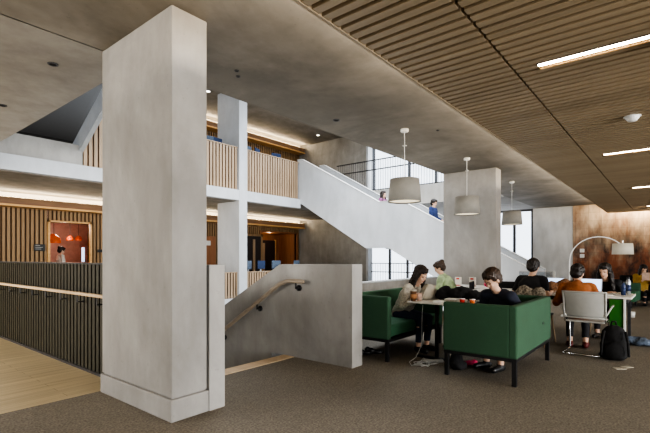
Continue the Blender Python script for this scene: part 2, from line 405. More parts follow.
for (x, y, lab) in [(9.28, 12.99, 'lit downlight on the upper ceiling left of the far column'), (15.99, 13.48, 'lit downlight on the upper ceiling above the white stair')]:
    t = thing('downlight', lab, 'ceiling light', (x, y, 7.3), 0, 'downlights of the upper ceiling')
    b = MB(); b.lathe([(.07, 0), (.10, 0), (.10, -.02), (.07, -.02), (.07, 0)], n=16); b.build('ring', 'white_plastic', t)
    b = MB(); b.lathe([(.001, -.01), (.07, -.01)], n=16); b.build('lens', emit('downlight lens', (1, .95, .85), 6), t)

# bulkheads with cove light
for (x0, z, lab) in [(-8, 2.85, 'lower'), (7.7, 6.85, 'upper')]:
    t = thing('cove_bulkhead', 'timber bulkhead with glowing cove light on the %s level' % lab, 'bulkhead', (0, 0, 0), 0)
    b = MB(); b.box(x0, 17.05, 15.3, 15.7, z + .06, z + .27); b.build('fascia', 'beam_wood', t)
    b = MB(); b.box(x0, 17.05, 15.26, 15.75, z, z + .06); b.build('lower_edge', 'beam_edge', t)
    b = MB(); b.box(x0, 17.0, 15.42, 15.50, z + .272, z + .285); b.build('light_strip', 'cove', t)
    b = MB(); b.box(x0, 17.05, 15.62, 15.66, z + .27, z + .445); b.build('back_board', 'white_top', t)

# ------------------------------------------------------------------ concrete columns
def column(x0, x1, y0, y1, z0, z1, label, mat='conc_col', plinth=True, name='concrete_column'):
    t = thing(name, label, 'column', ((x0 + x1) / 2, (y0 + y1) / 2, z0))
    w, d = (x1 - x0) / 2, (y1 - y0) / 2
    b = MB(); b.box(-w, w, -d, d, .19 if plinth else 0, z1 - z0, .008); b.build('shaft', mat, t)
    if plinth:
        b = MB(); b.box(-w - .014, w + .014, -d - .014, d + .014, 0, .182, .012); b.build('base', mat, t)
        b = MB(); b.box(-w + .012, w - .012, -d + .012, d - .012, .18, .2); b.build('shadow_joint', 'conc_col', t)
    return t
column(1.855, 2.182, 3.07, 4.3, 0, 3.3, 'massive grey concrete column in the left foreground')
column(9.7, 10.05, 3.05, 4.27, 0, 3.3, 'wide grey concrete column behind the study tables', plinth=False)
column(9.7, 10.06, 11.77, 13.0, -.02, 7.3, 'tall pale concrete column across the atrium through both levels', mat='conc_white', plinth=False)

# descending stair: walls, steps, handrail
t = thing('stair_wall', 'concrete stair wall with flat end and sloping top beside the first sofa', 'wall', (0, 0, 0))
b = MB(); sl_ = .53
b.prism([(2.94, 0), (2.94, 1.225), (4.14, 1.215), (11.2, 1.215 - .53 * 7.06), (11.2, -4), (4.3, -4), (4.3, -.4), (4.3, 0)], 0, 4.11, 4.32)
b.build('wall_body', 'conc_wall', t)
t.location = (0, 0, 0)
t = thing('stair_parapet', 'low concrete parapet end joined to the big column', 'wall', (0, 0, 0))
b = MB(); b.prism([(3.06, 0), (3.06, 1.24), (4.1, 1.24), (11.2, 1.24 - .53 * 7.1), (11.2, -4), (4.36, -4), (4.36, 0)], 0, 2.2, 2.36); b.build('wall_body', 'conc_wall', t)
t = thing('descending_stair', 'flight of steps going down between the two concrete parapets', 'stair', (0, 0, 0))
b = MB()
for i in range(24):
    b.fastboxes([(2.37, 4.10, 4.07 + i * .29, 4.07 + (i + 1) * .29 + .02, -(i + 1) * .1667 - .15, -(i + 1) * .1667)])
b.build('steps', 'oak_floor', t)
t = thing('stair_handrail', 'oak handrail on black brackets fixed to the concrete stair wall', 'handrail', (4.04, 3.66, 1.0))
b = MB(); P = [(0, 0, 0), (0, .27, 0), (0, .42, -.05)] + [(0, .42 + .4 * k, -.05 - .248 * k) for k in range(1, 17)]
b.tube(P, .027, 10); b.ball((0, 0, 0), .027); b.build('rail', 'grey_oak', t, True)
for k, (yy, zz) in enumerate([(.12, 0), (.86, -.32), (1.66, -.82), (2.66, -1.44), (3.66, -2.06)]):
    b = MB(); b.cyl((.07, yy, zz - .09), (.045, yy, zz - .09), .038, n=16); b.tube([(.05, yy, zz - .09), (.0, yy, zz - .09), (0, yy, zz - .02)], .009, 6); b.build('bracket', 'black_metal', t, True)

# low wall along the atrium behind sofa
t = tag(B('low_wall', 4.33, 9.69, 4.27, 4.42, 0, .85, 'conc_wall', bev=.006), 'low concrete parapet along the atrium behind the first sofa', 'low wall')
B('coping', 4.33, 9.69, 4.25, 4.44, .85, .87, 'conc_white', t)

# dark slatted balustrade
t = thing('slatted_balustrade', 'dark bronze slatted balustrade with oak handrail beside the oak floor', 'balustrade', (2.13, 4.33, 0))
b = MB(); lst = []; y = .0
while y < 8.6: lst.append((-.04, -.012, y, y + .068, .03, 1.225)); y += .1
b.fastboxes(lst); b.build('slats', 'slat_dark', t)
b = MB(); b.box(-.01, .02, 0, 8.7, .02, 1.2); b.build('backing_panel', 'slat_dark_back', t)
b = MB(); b.box(-.055, .03, 0, 8.7, 1.225, 1.245, .004); b.build('top_rail', 'dark_metal', t)
b = MB(); b.box(-.055, .03, 0, 8.7, 0, .03); b.build('bottom_rail', 'dark_metal', t)
b = MB(); b.box(-.155, -.10, 0, 8.7, .88, .915, .01); b.build('handrail', 'oak', t)
for k in range(17):
    b = MB(); yy = .45 + .5 * k; b.tube([(-.045, yy, .80), (-.125, yy, .80), (-.125, yy, .88)], .007, 6); b.build('bracket', 'dark_metal', t)

# ------------------------------------------------------------------ upper level and far balustrades
t = thing('slatted_balustrade', 'pale timber slatted balustrade on the upper level across the atrium', 'balustrade', (4.66, 11.9, 3.66))
b = MB(); lst = []; x = .0
while x < 8.15: lst.append((x, x + .085, -.03, 0, .02, min(1.5, .58 + x * 2.1))); x += .13
b.fastboxes(lst); b.build('slats', 'slat_pale', t)
b = MB(); b.prism([(0, .02), (8.2, .02), (8.2, 1.45), (.42, 1.45), (0, .55)], 1, .02, .05); b.build('backing_panel', 'beam_wood', t)
b = MB(); b.box(.46, 8.2, -.05, .09, 1.5, 1.53); b.build('top_rail', 'slat_pale', t)
t = thing('slatted_balustrade', 'pale slatted balustrade at floor level across the atrium', 'balustrade', (4.66, 11.9, -.02))
b = MB(); lst = []; x = -10
while x < 12.3: lst.append((x, x + .07, -.03, 0, -.35, .81)); x += .12
b.fastboxes(lst); b.build('slats', 'slat_pale', t)
b = MB(); b.box(-10, 12.3, .02, .05, -.35, .8); b.build('backing_panel', 'dark_panel', t)
b = MB(); b.box(-10, 12.3, -.04, .09, .81, .83); b.build('top_rail', 'slat_pale', t)
struct(B('trim_7', -8, 17.1, 11.78, 11.87, -.42, -.1, 'conc_white'), 'pale edge of the far floor slab', 'trim')
tag(B('parapet_panel', -8, 4.64, 11.89, 11.945, 3.68, 4.21, 'conc_ceil_daylit'), 'pale solid upstand panel on the slab edge at far left', 'parapet')
t = None
b = MB(); b.prism([(12.75, 4.05), (7.3, 7.25), (7.3, 6.72), (11.65, 4.19), (12.0, 4.0)], 0, 4.55, 4.66); tag(b.build('sloping_parapet', 'conc_white'), 'pale sloping parapet climbing from the slab edge beside the big column', 'parapet')
# white stair
t = thing('white_stair', 'broad white stair descending diagonally from the upper level to the study floor', 'stair', (0, 0, 0))
top = [(11.94, 5.30), (11.7, 5.30), (8.05, 3.27), (7.22, 3.27), (3.05, .96)]
bot = [(3.05, 0), (4.75, 0), (7.67, 1.65), (8.6, 1.65), (11.75, 3.5), (11.94, 3.5)]
b = MB(); b.prism(top + bot, 0, 12.87, 13.0); b.build('near_parapet', 'conc_white', t)
b = MB(); b.prism(top + bot, 0, 14.27, 14.4); b.build('far_parapet', 'conc_white', t)
b = MB(); b.prism([(y, z + .012) for y, z in top][::1] + [(y, z) for y, z in top][::-1], 0, 12.85, 13.02)
b.prism([(y, z + .012) for y, z in top] + [(y, z) for y, z in top][::-1], 0, 14.25, 14.42); b.build('coping', 'white_plastic', t)
b = MB(); st = [(11.94, 3.98), (11.94, 3.7), (11.7, 3.6), (8.6, 1.75), (7.67, 1.75), (4.75, .05), (3.2, .0)]
n1 = 12
pr = [(3.2, 0)]
for i in range(12): pr += [(3.2 + i * .3083, (i + 1) * .175), (3.2 + (i + 1) * .3083, (i + 1) * .175)]
pr += [(8.3, 2.1)]
for i in range(11): pr += [(8.3 + i * .3, 2.1 + (i + 1) * .171), (8.3 + (i + 1) * .3, 2.1 + (i + 1) * .171)]
pr[-1] = (11.5, 3.98); pr += [(11.94, 3.98)]
b.prism(pr + st[1:-1], 0, 13.01, 14.26); b.build('steps', 'conc_mid', t)

def bar_railing(x, y0, y1, z0, rails, label, pitch=.11, r=.006, mat='black_metal'):
    t = thing('metal_railing', label, 'railing', (x, y0, z0))
    b = MB(); lst = []; y = 0
    while y < y1 - y0: lst.append((-r, r, y - r, y + r, 0, rails[0])); y += pitch
    b.fastboxes(lst); b.build('bars', mat, t)
    b = MB()
    for z in rails: b.box(-.025, .025, 0, y1 - y0, z - .018, z + .018)
    b.box(-.02, .02, 0, y1 - y0, .03, .06); b.build('rails', mat, t)
    return t
bar_railing(14.55, 4.4, 11.2, 3.98, [1.24, .86], 'black bar railing along the upper walkway beside the white stair')
bar_railing(17.3, 5.0, 11.3, 0, [1.05, .65], 'black bar railing before the lower window', .14)
t = thing('dark_screen', 'dark slatted screen across the foot of the upper window', 'screen', (18.55, 5, 4.0))
b = MB(); lst = []; y = 0
while y < 4.3: lst.append((-.02, .02, y, y + .07, .05, .68)); y += .12
b.fastboxes(lst); b.build('slats', 'slat_dark', t)
b = MB(); b.box(-.03, .03, 0, 4.3, .64, .70); b.box(-.03, .03, 0, 4.3, .03, .08); b.build('rails', 'slat_dark', t)

# doors and kitchen niche in the far wall
t = thing('orange_door', 'orange timber door beyond the big column in the slatted wall', 'door', (11.2, 15.68, 0)); 
b = MB(); b.box(-.45, .4, 0, .05, 0, 2.25); b.build('door_leaf', 'orangedoor', t)
b = MB(); b.box(-.1, .12, -.02, 0, 1.85, 2.05); b.build('round_sign', 'white_plastic', t)
t = thing('doorway', 'dark timber framed doorway left of the orange alcove', 'door', (13.75, 15.66, 0))
b = MB(); b.box(-.65, .55, .03, .08, 0, 2.35); b.build('opening', 'darkdoor', t)
b = MB(); b.box(-.72, -.62, 0, .09, 0, 2.45); b.box(.52, .62, 0, .09, 0, 2.45); b.box(-.72, .62, 0, .09, 2.35, 2.45); b.build('frame', 'slat_wall', t)
b = MB(); b.box(.0, .13, -.02, .03, 0, 2.2); b.build('door_edge', 'slat_pale', t)
al = MB(); al.box(14.25, 14.3, 15.7, 17.2, 0, 2.6); al.box(16.9, 16.95, 15.7, 17.2, 0, 2.6); al.box(14.25, 16.95, 17.1, 17.2, 0, 2.6); al.box(14.25, 16.95, 15.7, 17.2, 2.6, 2.65)
struct(al.build('wall_alcove', 'orangedoor'), 'orange timber lined alcove in the far wall', 'wall')
t = thing('alcove_doorway', 'dark double doorway inside the orange alcove', 'door', (15.65, 17.0, 0))
b = MB(); b.box(-.9, .85, 0, .08, 0, 2.25); b.build('opening', 'darkdoor', t)
b = MB(); b.box(-.08, .06, -.06, 0, 0, 2.1); b.build('pale_post', 'slat_pale', t)
b = MB(); b.box(-.96, -.9, -.03, .08, 0, 2.3); b.box(.85, .91, -.03, .08, 0, 2.3); b.build('frame', 'beam_edge', t)

kr = MB(); kr.box(5.04, 5.14, 15.8, 19, 0, 3); kr.box(7.9, 8, 15.8, 19, 0, 3); kr.box(5.0, 8, 19, 19.1, 0, 3)
struct(kr.build('wall_kitchen', 'pinkroom'), 'pinkish red walls of the lit kitchen niche', 'wall')
struct(B('ceiling', 5.04, 8, 15.9, 19.1, 2.7, 2.8, 'redroom'), 'red ceiling of the kitchen niche', 'ceiling')
tr = MB(); tr.box(5.08, 5.14, 15.68, 15.9, 0, 2.53); tr.box(6.37, 6.43, 15.68, 15.9, 0, 2.53); tr.box(5.08, 6.43, 15.68, 15.9, 2.47, 2.53)
struct(tr.build('trim_8', 'beam_edge'), 'timber lining round the kitchen opening', 'trim')
for (x, y, z, lab) in [(5.45, 16.3, 1.98, 'large orange pendant lamp at the left of the kitchen opening'), (6.35, 17.4, 2.05, 'small orange pendant lamp in the kitchen, middle one'), (6.95, 18.2, 2.1, 'small orange pendant lamp in the kitchen, right one')]:
    t = thing('pendant_lamp', lab, 'lamp', (x, y, z), 0, 'orange pendants in the kitchen')
    k = 1.4 if x < 6 else .8
    b = MB(); b.lathe([(.15 * k, -.12 * k), (.14 * k, 0), (.03 * k, .1 * k), (.001, .1 * k)], n=20); b.build('shade', 'orangelamp', t, True)
    b = MB(); b.cyl((0, 0, .09 * k), (0, 0, 2.7 - z), .006, n=6); b.build('cord', 'black_metal', t)
    b = MB(); b.ball((0, 0, -.03), .04); b.build('bulb', emit('warm bulb', (1, .7, .4), 12), t, True)
tag(B('kitchen_counter', 5.2, 7.8, 16.6, 17.2, 0, 1.15, 'pinkroom', bev=.01), 'pink kitchen counter inside the red niche', 'counter')
t = tag(B('wall_sign', 4.69, 5.0, 15.70, 15.73, 1.53, 1.74, 'sign', bev=.004), 'black rectangular sign left of the kitchen opening', 'sign')
b = MB()
for i in range(3): b.box(4.73, 4.73 + (.13, .2, .16)[i], 15.695, 15.70, 1.69 - i * .055, 1.702 - i * .055)
b.build('lettering', 'grey_plastic', t)
tag(B('wall_sign', 6.62, 6.78, 15.70, 15.73, 1.5, 1.6, 'sign', bev=.004), 'small black sign right of the kitchen opening', 'sign')
# counter edge lamp glow (blue lit object)
tag(B('drinks_display', 6.75, 6.83, 17.3, 17.4, 1.16, 1.7, 'screen', bev=.01), 'narrow blue lit display in the kitchen', 'display')

# study desks with monitors behind the far balustrades
def monitor(x, y, z, rz, label, mat='bluechair', w=.5):
    t = thing('desktop_monitor', label, 'monitor', (x, y, z), rz, 'monitors on the desks across the atrium')
    b = MB(); b.box(-w / 2, w / 2, -.02, .02, .1, .42, .01); b.build('display_panel', mat, t)
    b = MB(); b.box(-.03, .03, .02, .05, .0, .3); b.box(-.12, .12, -.06, .1, 0, .012); b.build('stand', 'laptop', t)
def desk(x0, x1, y0, y1, z0, h, label):
    t = thing('desk', label, 'desk', (x0, y0, z0)); w, d = x1 - x0, y1 - y0
    b = MB(); b.box(0, w, 0, d, h - .03, h, .005); b.build('desktop', 'white_top', t)
    for (x, y) in ((.05, .05), (w - .05, .05), (.05, d - .05), (w - .05, d - .05)):
        b = MB(); b.box(x - .02, x + .02, y - .02, y + .02, 0, h - .03); b.build('leg', 'dark_metal', t)
desk(7.6, 9.5, 12.15, 12.8, 3.98, 1.1, 'high desk on the upper level left of the far column')
desk(10.4, 12.6, 12.15, 12.8, 3.98, 1.1, 'high desk on the upper level right of the far column')
desk(7.0, 9.4, 12.15, 12.8, -.02, .8, 'desk at floor level left of the far column')
desk(10.4, 14.4, 12.15, 12.8, -.02, .8, 'desk at floor level right of the far column')
mons = [(8.5, 5.08, .3, 'blue monitor on the upper desk beside the big column', 'bluechair'), (8.85, 5.08, -.2, 'grey monitor on the upper desk, left of the far column', 'denimgrey'), (9.25, 5.08, .1, 'dark blue monitor on the upper desk touching the far column', 'bluechair'),
        (10.6, 5.08, .1, 'grey monitor on the upper desk just right of the far column', 'denimgrey'), (11.1, 5.08, .4, 'blue monitor in the middle of the upper right desk', 'bluechair'), (12.1, 5.08, -.3, 'dark blue monitor at the right end of the upper desk', 'bluechair'),
        (8.5, .78, .2, 'dark monitor on the lower desk beside the big column', 'bluechair'), (10.7, .78, .5, 'grey monitor on the lower desk just right of the far column', 'denimgrey'), (11.3, .78, .1, 'blue monitor on the lower desk, second right of the column', 'bluechair'),
        (12.1, .78, -.2, 'grey monitor on the lower desk, third right of the column', 'denimgrey'), (13.3, .78, .2, 'grey monitor on the lower desk under the alcove', 'denimgrey')]
for (x, z, rz, lab, mt) in mons: monitor(x, 12.4, z, rz, lab, mt, .42)

# ------------------------------------------------------------------ pendants
def pendant(x, y, label):
    t = thing('pendant_lamp', label, 'lamp', (x, y, 3.3), 0, 'grey drum pendants over the sofas')
    b = MB(); b.lathe([(.001, 0), (.062, 0), (.062, -.035), (.055, -.045), (.001, -.045)], n=24); b.build('ceiling_rose', 'white_plastic', t, True)
    b = MB(); b.cyl((0, 0, -.045), (0, 0, -.80), .0045, n=6); b.build('cord', 'white_plastic', t)
    b = MB(); b.lathe([(.02, -.25), (.035, -.25), (.035, -.265), (.02, -.265), (.02, -.25)], n=16); b.build('cord_grip', 'grey_plastic', t)
    b = MB(); b.lathe([(.220, -.78), (.226, -.78), (.254, -1.13), (.248, -1.13), (.220, -.78)], n=40); s = b.build('shade', 'shade', t, True)
    b = MB(); b.cyl((-.22, 0, -.79), (.22, 0, -.79), .004, n=6); b.cyl((0, -.22, -.79), (0, .22, -.79), .004, n=6); b.build('spider', 'white_plastic', s)
    b = MB(); b.lathe([(.001, -1.11), (.246, -1.11)], n=40); b.build('diffuser', 'shade_glow', t)
    return t
pendant(5.94, 3.25, 'grey drum pendant lamp nearest the white stair')
p2 = pendant(8.44, 3.22, 'grey drum pendant lamp in front of the wide column')
p3 = pendant(11.75, 3.29, 'farthest grey drum pendant lamp before the window')

# arc lamp
t = thing('arc_floor_lamp', 'arc floor lamp with pale shade before the copper wall', 'floor lamp', (10.75, 1.80, 0), math.atan2(.89 - 1.8, 11.5 - 10.75))
L = math.hypot(.91, .75)
b = MB(); b.lathe([(.001, 0), (.17, 0), (.17, .03), (.16, .035), (.001, .035)], n=28); b.build('base', 'white_plastic', t, True)
P = [(0, 0, .03), (0, 0, .5), (0.0, 0, 1.0)]
for k in range(0, 15):
    a = PI - k / 14 * (PI * .86); P.append((L * .56 + L * .56 * math.cos(a), 0, 1.22 + .55 * math.sin(a)))
b = MB(); b.tube(P, .011, 8); b.build('arc_pole', 'white_plastic', t, True)
b = MB(); ex = P[-1]
b.lathe([(.001, .10), (.185, .10), (.19, .10), (.205, -.14), (.2, -.14), (.185, .098)], c=(L, 0, 1.52), n=32); b.build('shade', plain('cream arc lamp shade', (.62, .58, .49), .8, 0, .03), t, True)
b = MB(); b.tube([P[-1], (L, 0, 1.68), (L, 0, 1.6)], .008, 6); b.build('lamp_holder', 'chrome', t)

# switch plates on the copper wall
for (y, z, lab) in [(onp, zz, ll) for onp, zz, ll in ((2.72, 1.58, 'upper white socket plate on the copper wall'), (2.72, 1.38, 'lower white socket plate on the copper wall'))]:
    tag(B('socket_plate', 18.76, 18.78, y - .075, y + .075, z - .07, z + .07, 'white_plastic', bev=.004), lab, 'socket', 'socket plates')

# ------------------------------------------------------------------ sofas
def sofa(label, loc, rz, w, d=.75):
    t = thing('sofa', label, 'sofa', loc, rz, 'green two seat sofas facing each other'); h = w / 2; k = .09
    def shell(name, *a):
        b = MB(); b.box(*a, .022, seg=3); o = b.build(name, 'sofa', t, False)
        return o
    shell('back_panel', -h, h, -d / 2, -d / 2 + k, .275, .815)
    shell('side_panel', -h, -h + k, -d / 2 + k - .02, d / 2, .275, .815)
    shell('side_panel', h - k, h, -d / 2 + k - .02, d / 2, .275, .815)
    b = MB(); b.box(-h + k, h - k, -d / 2 + k, d / 2 - .005, .30, .455, .03, seg=3); b.build('seat_cushion', 'sofa_in', t)
    b = MB(); b.box(-h + .01, h - .01, -d / 2 + .01, d / 2 - .01, .245, .28); b.build('frame', 'black_metal', t)
    for (x, y) in ((-h + .035, -d / 2 + .035), (h - .035, -d / 2 + .035), (-h + .035, d / 2 - .035), (h - .035, d / 2 - .035)):
        b = MB(); b.box(x - .022, x + .022, y - .022, y + .022, 0, .25, .003); b.build('leg', 'black_metal', t)
    return t
s1 = sofa('green sofa against the low parapet, the woman in cream sits on it', (5.43, 3.13, 0), PI, 1.62)
s2 = sofa('green sofa in front seen from its outer corner, the boy in navy sits on it', (5.29, 1.612, 0), 0, 1.51, .785)
b = MB(); b.cyl((.33, -.396, .52), (.33, -.39, .52), .016, n=12); b.build('cable_port', 'black_metal', s2)

# small table between the sofas
t = thing('side_table', 'narrow white table on dark posts between the two green sofas', 'table', (5.02, 2.36, 0))
b = MB(); b.box(0, 1.15, -.35, .35, .715, .735, .004); b.build('tabletop', 'white_top', t)
for x in (.14, .95):
    b = MB(); b.cyl((x, 0, .03), (x, 0, .715), .025, n=14); b.build('post', 'black_metal', t, True)
    b = MB(); b.box(x - .03, x + .03, -.27, .27, 0, .03, .006); b.build('foot', 'black_metal', t)
ZT = .736
t = thing('coffee_cup', 'tall brown takeaway coffee cup on the narrow white table', 'cup', (5.10, 2.66, ZT))
b = MB(); b.lathe([(.001, 0), (.03, 0), (.042, .13), (.001, .13)]); b.build('cup_body', 'cup', t, True)
b = MB(); b.lathe([(.034, .035), (.0415, .035 + .0), (.043, .09), (.037, .09)]); b.build('sleeve', 'cup_sleeve', t, True)
b = MB(); b.lathe([(.044, .128), (.046, .135), (.04, .148), (.001, .148)]); b.build('lid', 'beige', t, True)
t = thing('drink_cup', 'short pale pink cup beside the coffee cup', 'cup', (5.19, 2.62, ZT))
b = MB(); b.lathe([(.001, 0), (.028, 0), (.038, .1), (.034, .1), (.026, .008)]); b.build('cup_body', 'tea', t, True)
def laptop(label, loc, rz, mat='laptop', ang=105, w=.33, d=.23, scr=True):
    t = thing('laptop', label, 'laptop', loc, rz)
    b = MB(); b.box(-w / 2, w / 2, -d / 2, d / 2, 0, .016, .004); b.build('keyboard_base', mat, t)
    b = MB(); a = math.radians(ang - 90)
    mt = Matrix.Translation((0, d / 2, .016)) @ Matrix.Rotation(-a, 4, 'X')
    b.box(-w / 2, w / 2, -.006, .004, 0, .22, .003, mat=mt); l = b.build('lid', mat, t)
    if scr:
        b = MB(); b.box(-w / 2 + .012, w / 2 - .012, -.008, -.0065, .015, .208, mat=mt); b.build('screen', 'screen', l)
    return t
# tote bag leaning on table (pale folded canvas form)
t = thing('canvas_bag', 'pale beige canvas bag standing slumped on the narrow table', 'bag', (5.40, 2.6, ZT), -.6)
b = MB(); b.prism([(-.17, 0), (.16, 0), (.13, .10), (.07, .20), (-.02, .215), (-.08, .12)], 1, -.05, .06)
bmesh.ops.bevel(b.bm, geom=list(b.bm.edges), offset=.015, segments=2, affect='EDGES'); b.build('bag_body', 'beige', t, True)
b = MB(); b.tube([(-.05, -.055, .16), (-.11, -.07, .06), (-.13, -.07, .0)], .008, 6); b.build('strap', 'beige', t)
for i, (x, y, z, rz, w, d, h, mt, lab) in enumerate([(5.16, 2.3, ZT, .3, .28, .2, .018, 'paper', 'open sheets of paper at the near edge of the narrow table'), (5.35, 2.18, ZT, -.2, .25, .18, .03, 'beige', 'beige notebook on the narrow table, middle'), (5.3, 2.22, ZT + .032, .1, .2, .14, .012, 'paper', 'small white notepad lying on the beige notebook'), (5.75, 2.2, ZT, .5, .24, .17, .025, 'paper', 'closed white book on the narrow table behind the boy')]):
    o = MB(); o.box(-w / 2, w / 2, -d / 2, d / 2, 0, h, .003); q = o.build('notebook' if i else 'paper_sheets', mt); q.location = (x, y, z); q.rotation_euler = (0, 0, rz); tag(q, lab, 'book' if i else 'paper')
# dark jacket heaped at the table end
def blob(name, label, cat, loc, balls, mat, vox=.012, rz=0, noise=.012, sm=3, parent=None):
    b = MB()
    for (c, r) in balls: b.ball(c, r, sub=3)
    me = bpy.data.meshes.new('tmp'); b.bm.to_mesh(me); b.bm.free()
    o = bpy.data.objects.new('tmp', me); COL.objects.link(o)
    md = o.modifiers.new('r', 'REMESH'); md.mode = 'VOXEL'; md.voxel_size = vox
    s_ = o.modifiers.new('s', 'SMOOTH'); s_.iterations = sm; s_.factor = .5
    bpy.context.view_layer.update()
    dg = bpy.context.evaluated_depsgraph_get(); me2 = bpy.data.meshes.new_from_object(o.evaluated_get(dg))
    bpy.data.objects.remove(o); me2.name = name
    from mathutils import noise as nz
    for v in me2.vertices:
        n = nz.noise(v.co * 9) * noise + nz.noise(v.co * 26) * noise * .4
        v.co += v.normal * n
        if cat and v.co.z < 0: v.co.z = 0
    for p in me2.polygons: p.use_smooth = True
    me2.materials.clear(); me2.materials.append(M[mat])
    q = bpy.data.objects.new(name, me2); COL.objects.link(q); q.location = loc; q.rotation_euler = (0, 0, rz)
    if parent: q.parent = parent
    if label: tag(q, label, cat)
    return q
blob('black_jacket', 'black jacket heaped on the narrow table behind the front sofa', 'jacket', (5.55, 2.16, ZT), [((-.2, .08, .08), (.14, .09, .1)), ((-.05, 0, .1), (.16, .1, .09)), ((.12, -.05, .07), (.15, .1, .07)), ((.24, -.1, .04), (.1, .08, .045))], 'bag', noise=.03, rz=-.9)
for (x, y, lab, mt) in [(4.585, 1.80, 'red tub on the corner of the front sofa', 'red'), (4.585, 1.69, 'orange tub on the corner of the front sofa', 'orange')]:
    t = thing('snack_tub', lab, 'tub', (x, y, .815)); b = MB(); b.lathe([(.001, 0), (.024, 0), (.03, .035), (.001, .035)], n=16); b.build('tub_body', mt, t, True)
    b = MB(); b.lathe([(.001, .036), (.032, .036), (.032, .042), (.001, .042)], n=16); b.build('lid', 'white_plastic', t, True)

# ------------------------------------------------------------------ people
def person(label, loc, rz, j, mats, hair='short', scale=1.0, vox=.011, head_pitch=0, head_yaw=0, sleeve='long', noisy=.004, hairmat='hair', fingers=True):
    """j: joints in local frame, x forward, y left, z up.  pelvis, chest, neck, head, and L/R shoulder, elbow, wrist, hip, knee, ankle."""
    J = {k: Vector(v) for k, v in j.items()}
    t = thing('person', label, 'person', loc, rz)
    t.scale = (scale,) * 3
    prims = []   # (tag, a, b, ra, rb, flatten)
    b = MB()
    def cap(tg, a, c, ra, rb):
        a, c = Vector(a), Vector(c); prims.append((tg, a, c, ra, rb))
        b.cyl(a, c, ra, rb, n=20, caps=True); b.ball(a, ra * 1.0, sub=3); b.ball(c, rb * 1.0, sub=3)
    def ell(tg, c, r, rot=None):
        prims.append((tg, Vector(c), Vector(c) + Vector((0, 0, .001)), min(r), min(r))); b.ball(c, r, rot, sub=3)
    pel, ch, nk, hd = J['pelvis'], J['chest'], J['neck'], J['head']
    up = (ch - pel).normalized()
    side = (J['shL'] - J['shR']).normalized()
    fw = side.cross(up).normalized()
    rot = Matrix((fw, side, up)).transposed()
    ell('hip', pel, (.115, .165, .11), rot)
    ell('torso', pel.lerp(ch, .45), (.105, .140, .17), rot)
    ell('torso', ch, (.115, .165, .17), rot)
    ell('torso', ch + up * .09, (.085, .155, .09), rot)
    cap('torso', pel + side * .05, ch + side * .07, .095, .10); cap('torso', pel - side * .05, ch - side * .07, .095, .10)
    for s in 'LR':
        sh, el, wr = J['sh' + s], J['el' + s], J['wr' + s]
        sg = 1 if s == 'L' else -1
        cap('torso', nk - up * .05, sh, .052, .056)
        cap('uarm', sh, el, .056, .043); cap('farm', el, wr, .042, .028)
        d = (wr - el).normalized()
        upv = Vector((0, 0, 1)); sd = d.cross(upv)
        sd = sd.normalized() if sd.length > .1 else side.copy(); nn = sd.cross(d).normalized()
        rr = Matrix((d, sd, nn)).transposed()
        pc = wr + d * .055
        ell('hand', pc, (.052, .04, .017), rr)
        if fingers:
            for q, (o, ln) in enumerate(((-.030, .062), (-.010, .075), (.010, .070), (.029, .052))):
                a0 = wr + d * .088 + sd * o
                m1 = a0 + d * ln * .5 - nn * .010; e1 = m1 + d * ln * .40 - nn * .026
                cap('hand', a0, m1, .0095, .009); cap('hand', m1, e1, .009, .0075)
            inn = (side * -sg); tsd = sd if sd.dot(inn) > 0 else -sd
            a0 = wr + d * .025 + tsd * .026; m1 = a0 + d * .03 + tsd * .028 - nn * .01; e1 = m1 + d * .03 + tsd * .004 - nn * .012
            cap('hand', a0, m1, .013, .011); cap('hand', m1, e1, .011, .009)
        hp, kn, an = J['hip' + s], J['kn' + s], J['an' + s]
        cap('thigh', hp, kn, .082, .056); cap('calf', kn, an, .054, .036)
        ell('calf', kn.lerp(an, .3), (.055, .05, .1))
        fd = Vector((1, sg * .15, 0)).normalized(); toe = J.get('toe' + s, an + fd * .16 + Vector((0, 0, -.045)))
        cap('foot', an - fd * .03 + Vector((0, 0, -.04)), toe, .036, .030); cap('foot', an, an - fd * .01 + Vector((0, 0, -.03)), .037, .036)
    # neck and head
    cap('neck', nk - up * .03, hd - Vector((0, 0, .06)), .055, .048)
    R = Matrix.Rotation(head_yaw, 3, 'Z') @ Matrix.Rotation(head_pitch, 3, 'Y')
    def H(x, y, z): return hd + R @ Vector((x, y, z))
    ell('head', H(0, 0, .035), (.096, .076, .092), R); ell('head', H(.022, 0, -.04), (.068, .058, .072), R)
    cap('head', H(.05, 0, -.085), H(.065, 0, -.082), .026, .022)       # chin
    cap('head', H(.090, 0, .005), H(.103, 0, -.025), .010, .013)       # nose
    ell('head', H(.082, 0, .028), (.018, .05, .012), R)                # brow
    for s in (1, -1): ell('head', H(-.005, s * .078, -.01), (.018, .010, .030), R); ell('head', H(.07, s * .03, -.025), (.02, .02, .02), R)
    me = bpy.data.meshes.new('tmp'); b.bm.to_mesh(me); b.bm.free()
    o = bpy.data.objects.new('tmp', me); COL.objects.link(o)
    md = o.modifiers.new('r', 'REMESH'); md.mode = 'VOXEL'; md.voxel_size = vox
    sm = o.modifiers.new('s', 'SMOOTH'); sm.iterations = 4; sm.factor = .5
    bpy.context.view_layer.update()
    dg = bpy.context.evaluated_depsgraph_get(); me2 = bpy.data.meshes.new_from_object(o.evaluated_get(dg))
    bpy.data.objects.remove(o); me2.name = 'body'; me2.materials.clear(); me2.materials.append(M[mats.get('skin', 'skin')])
    for p in me2.polygons: p.use_smooth = True
    body = bpy.data.objects.new('body', me2); COL.objects.link(body); body.parent = t
    # regions by nearest primitive
    nV = len(me2.vertices); V = np.empty(nV * 3); me2.vertices.foreach_get('co', V); V = V.reshape(-1, 3)
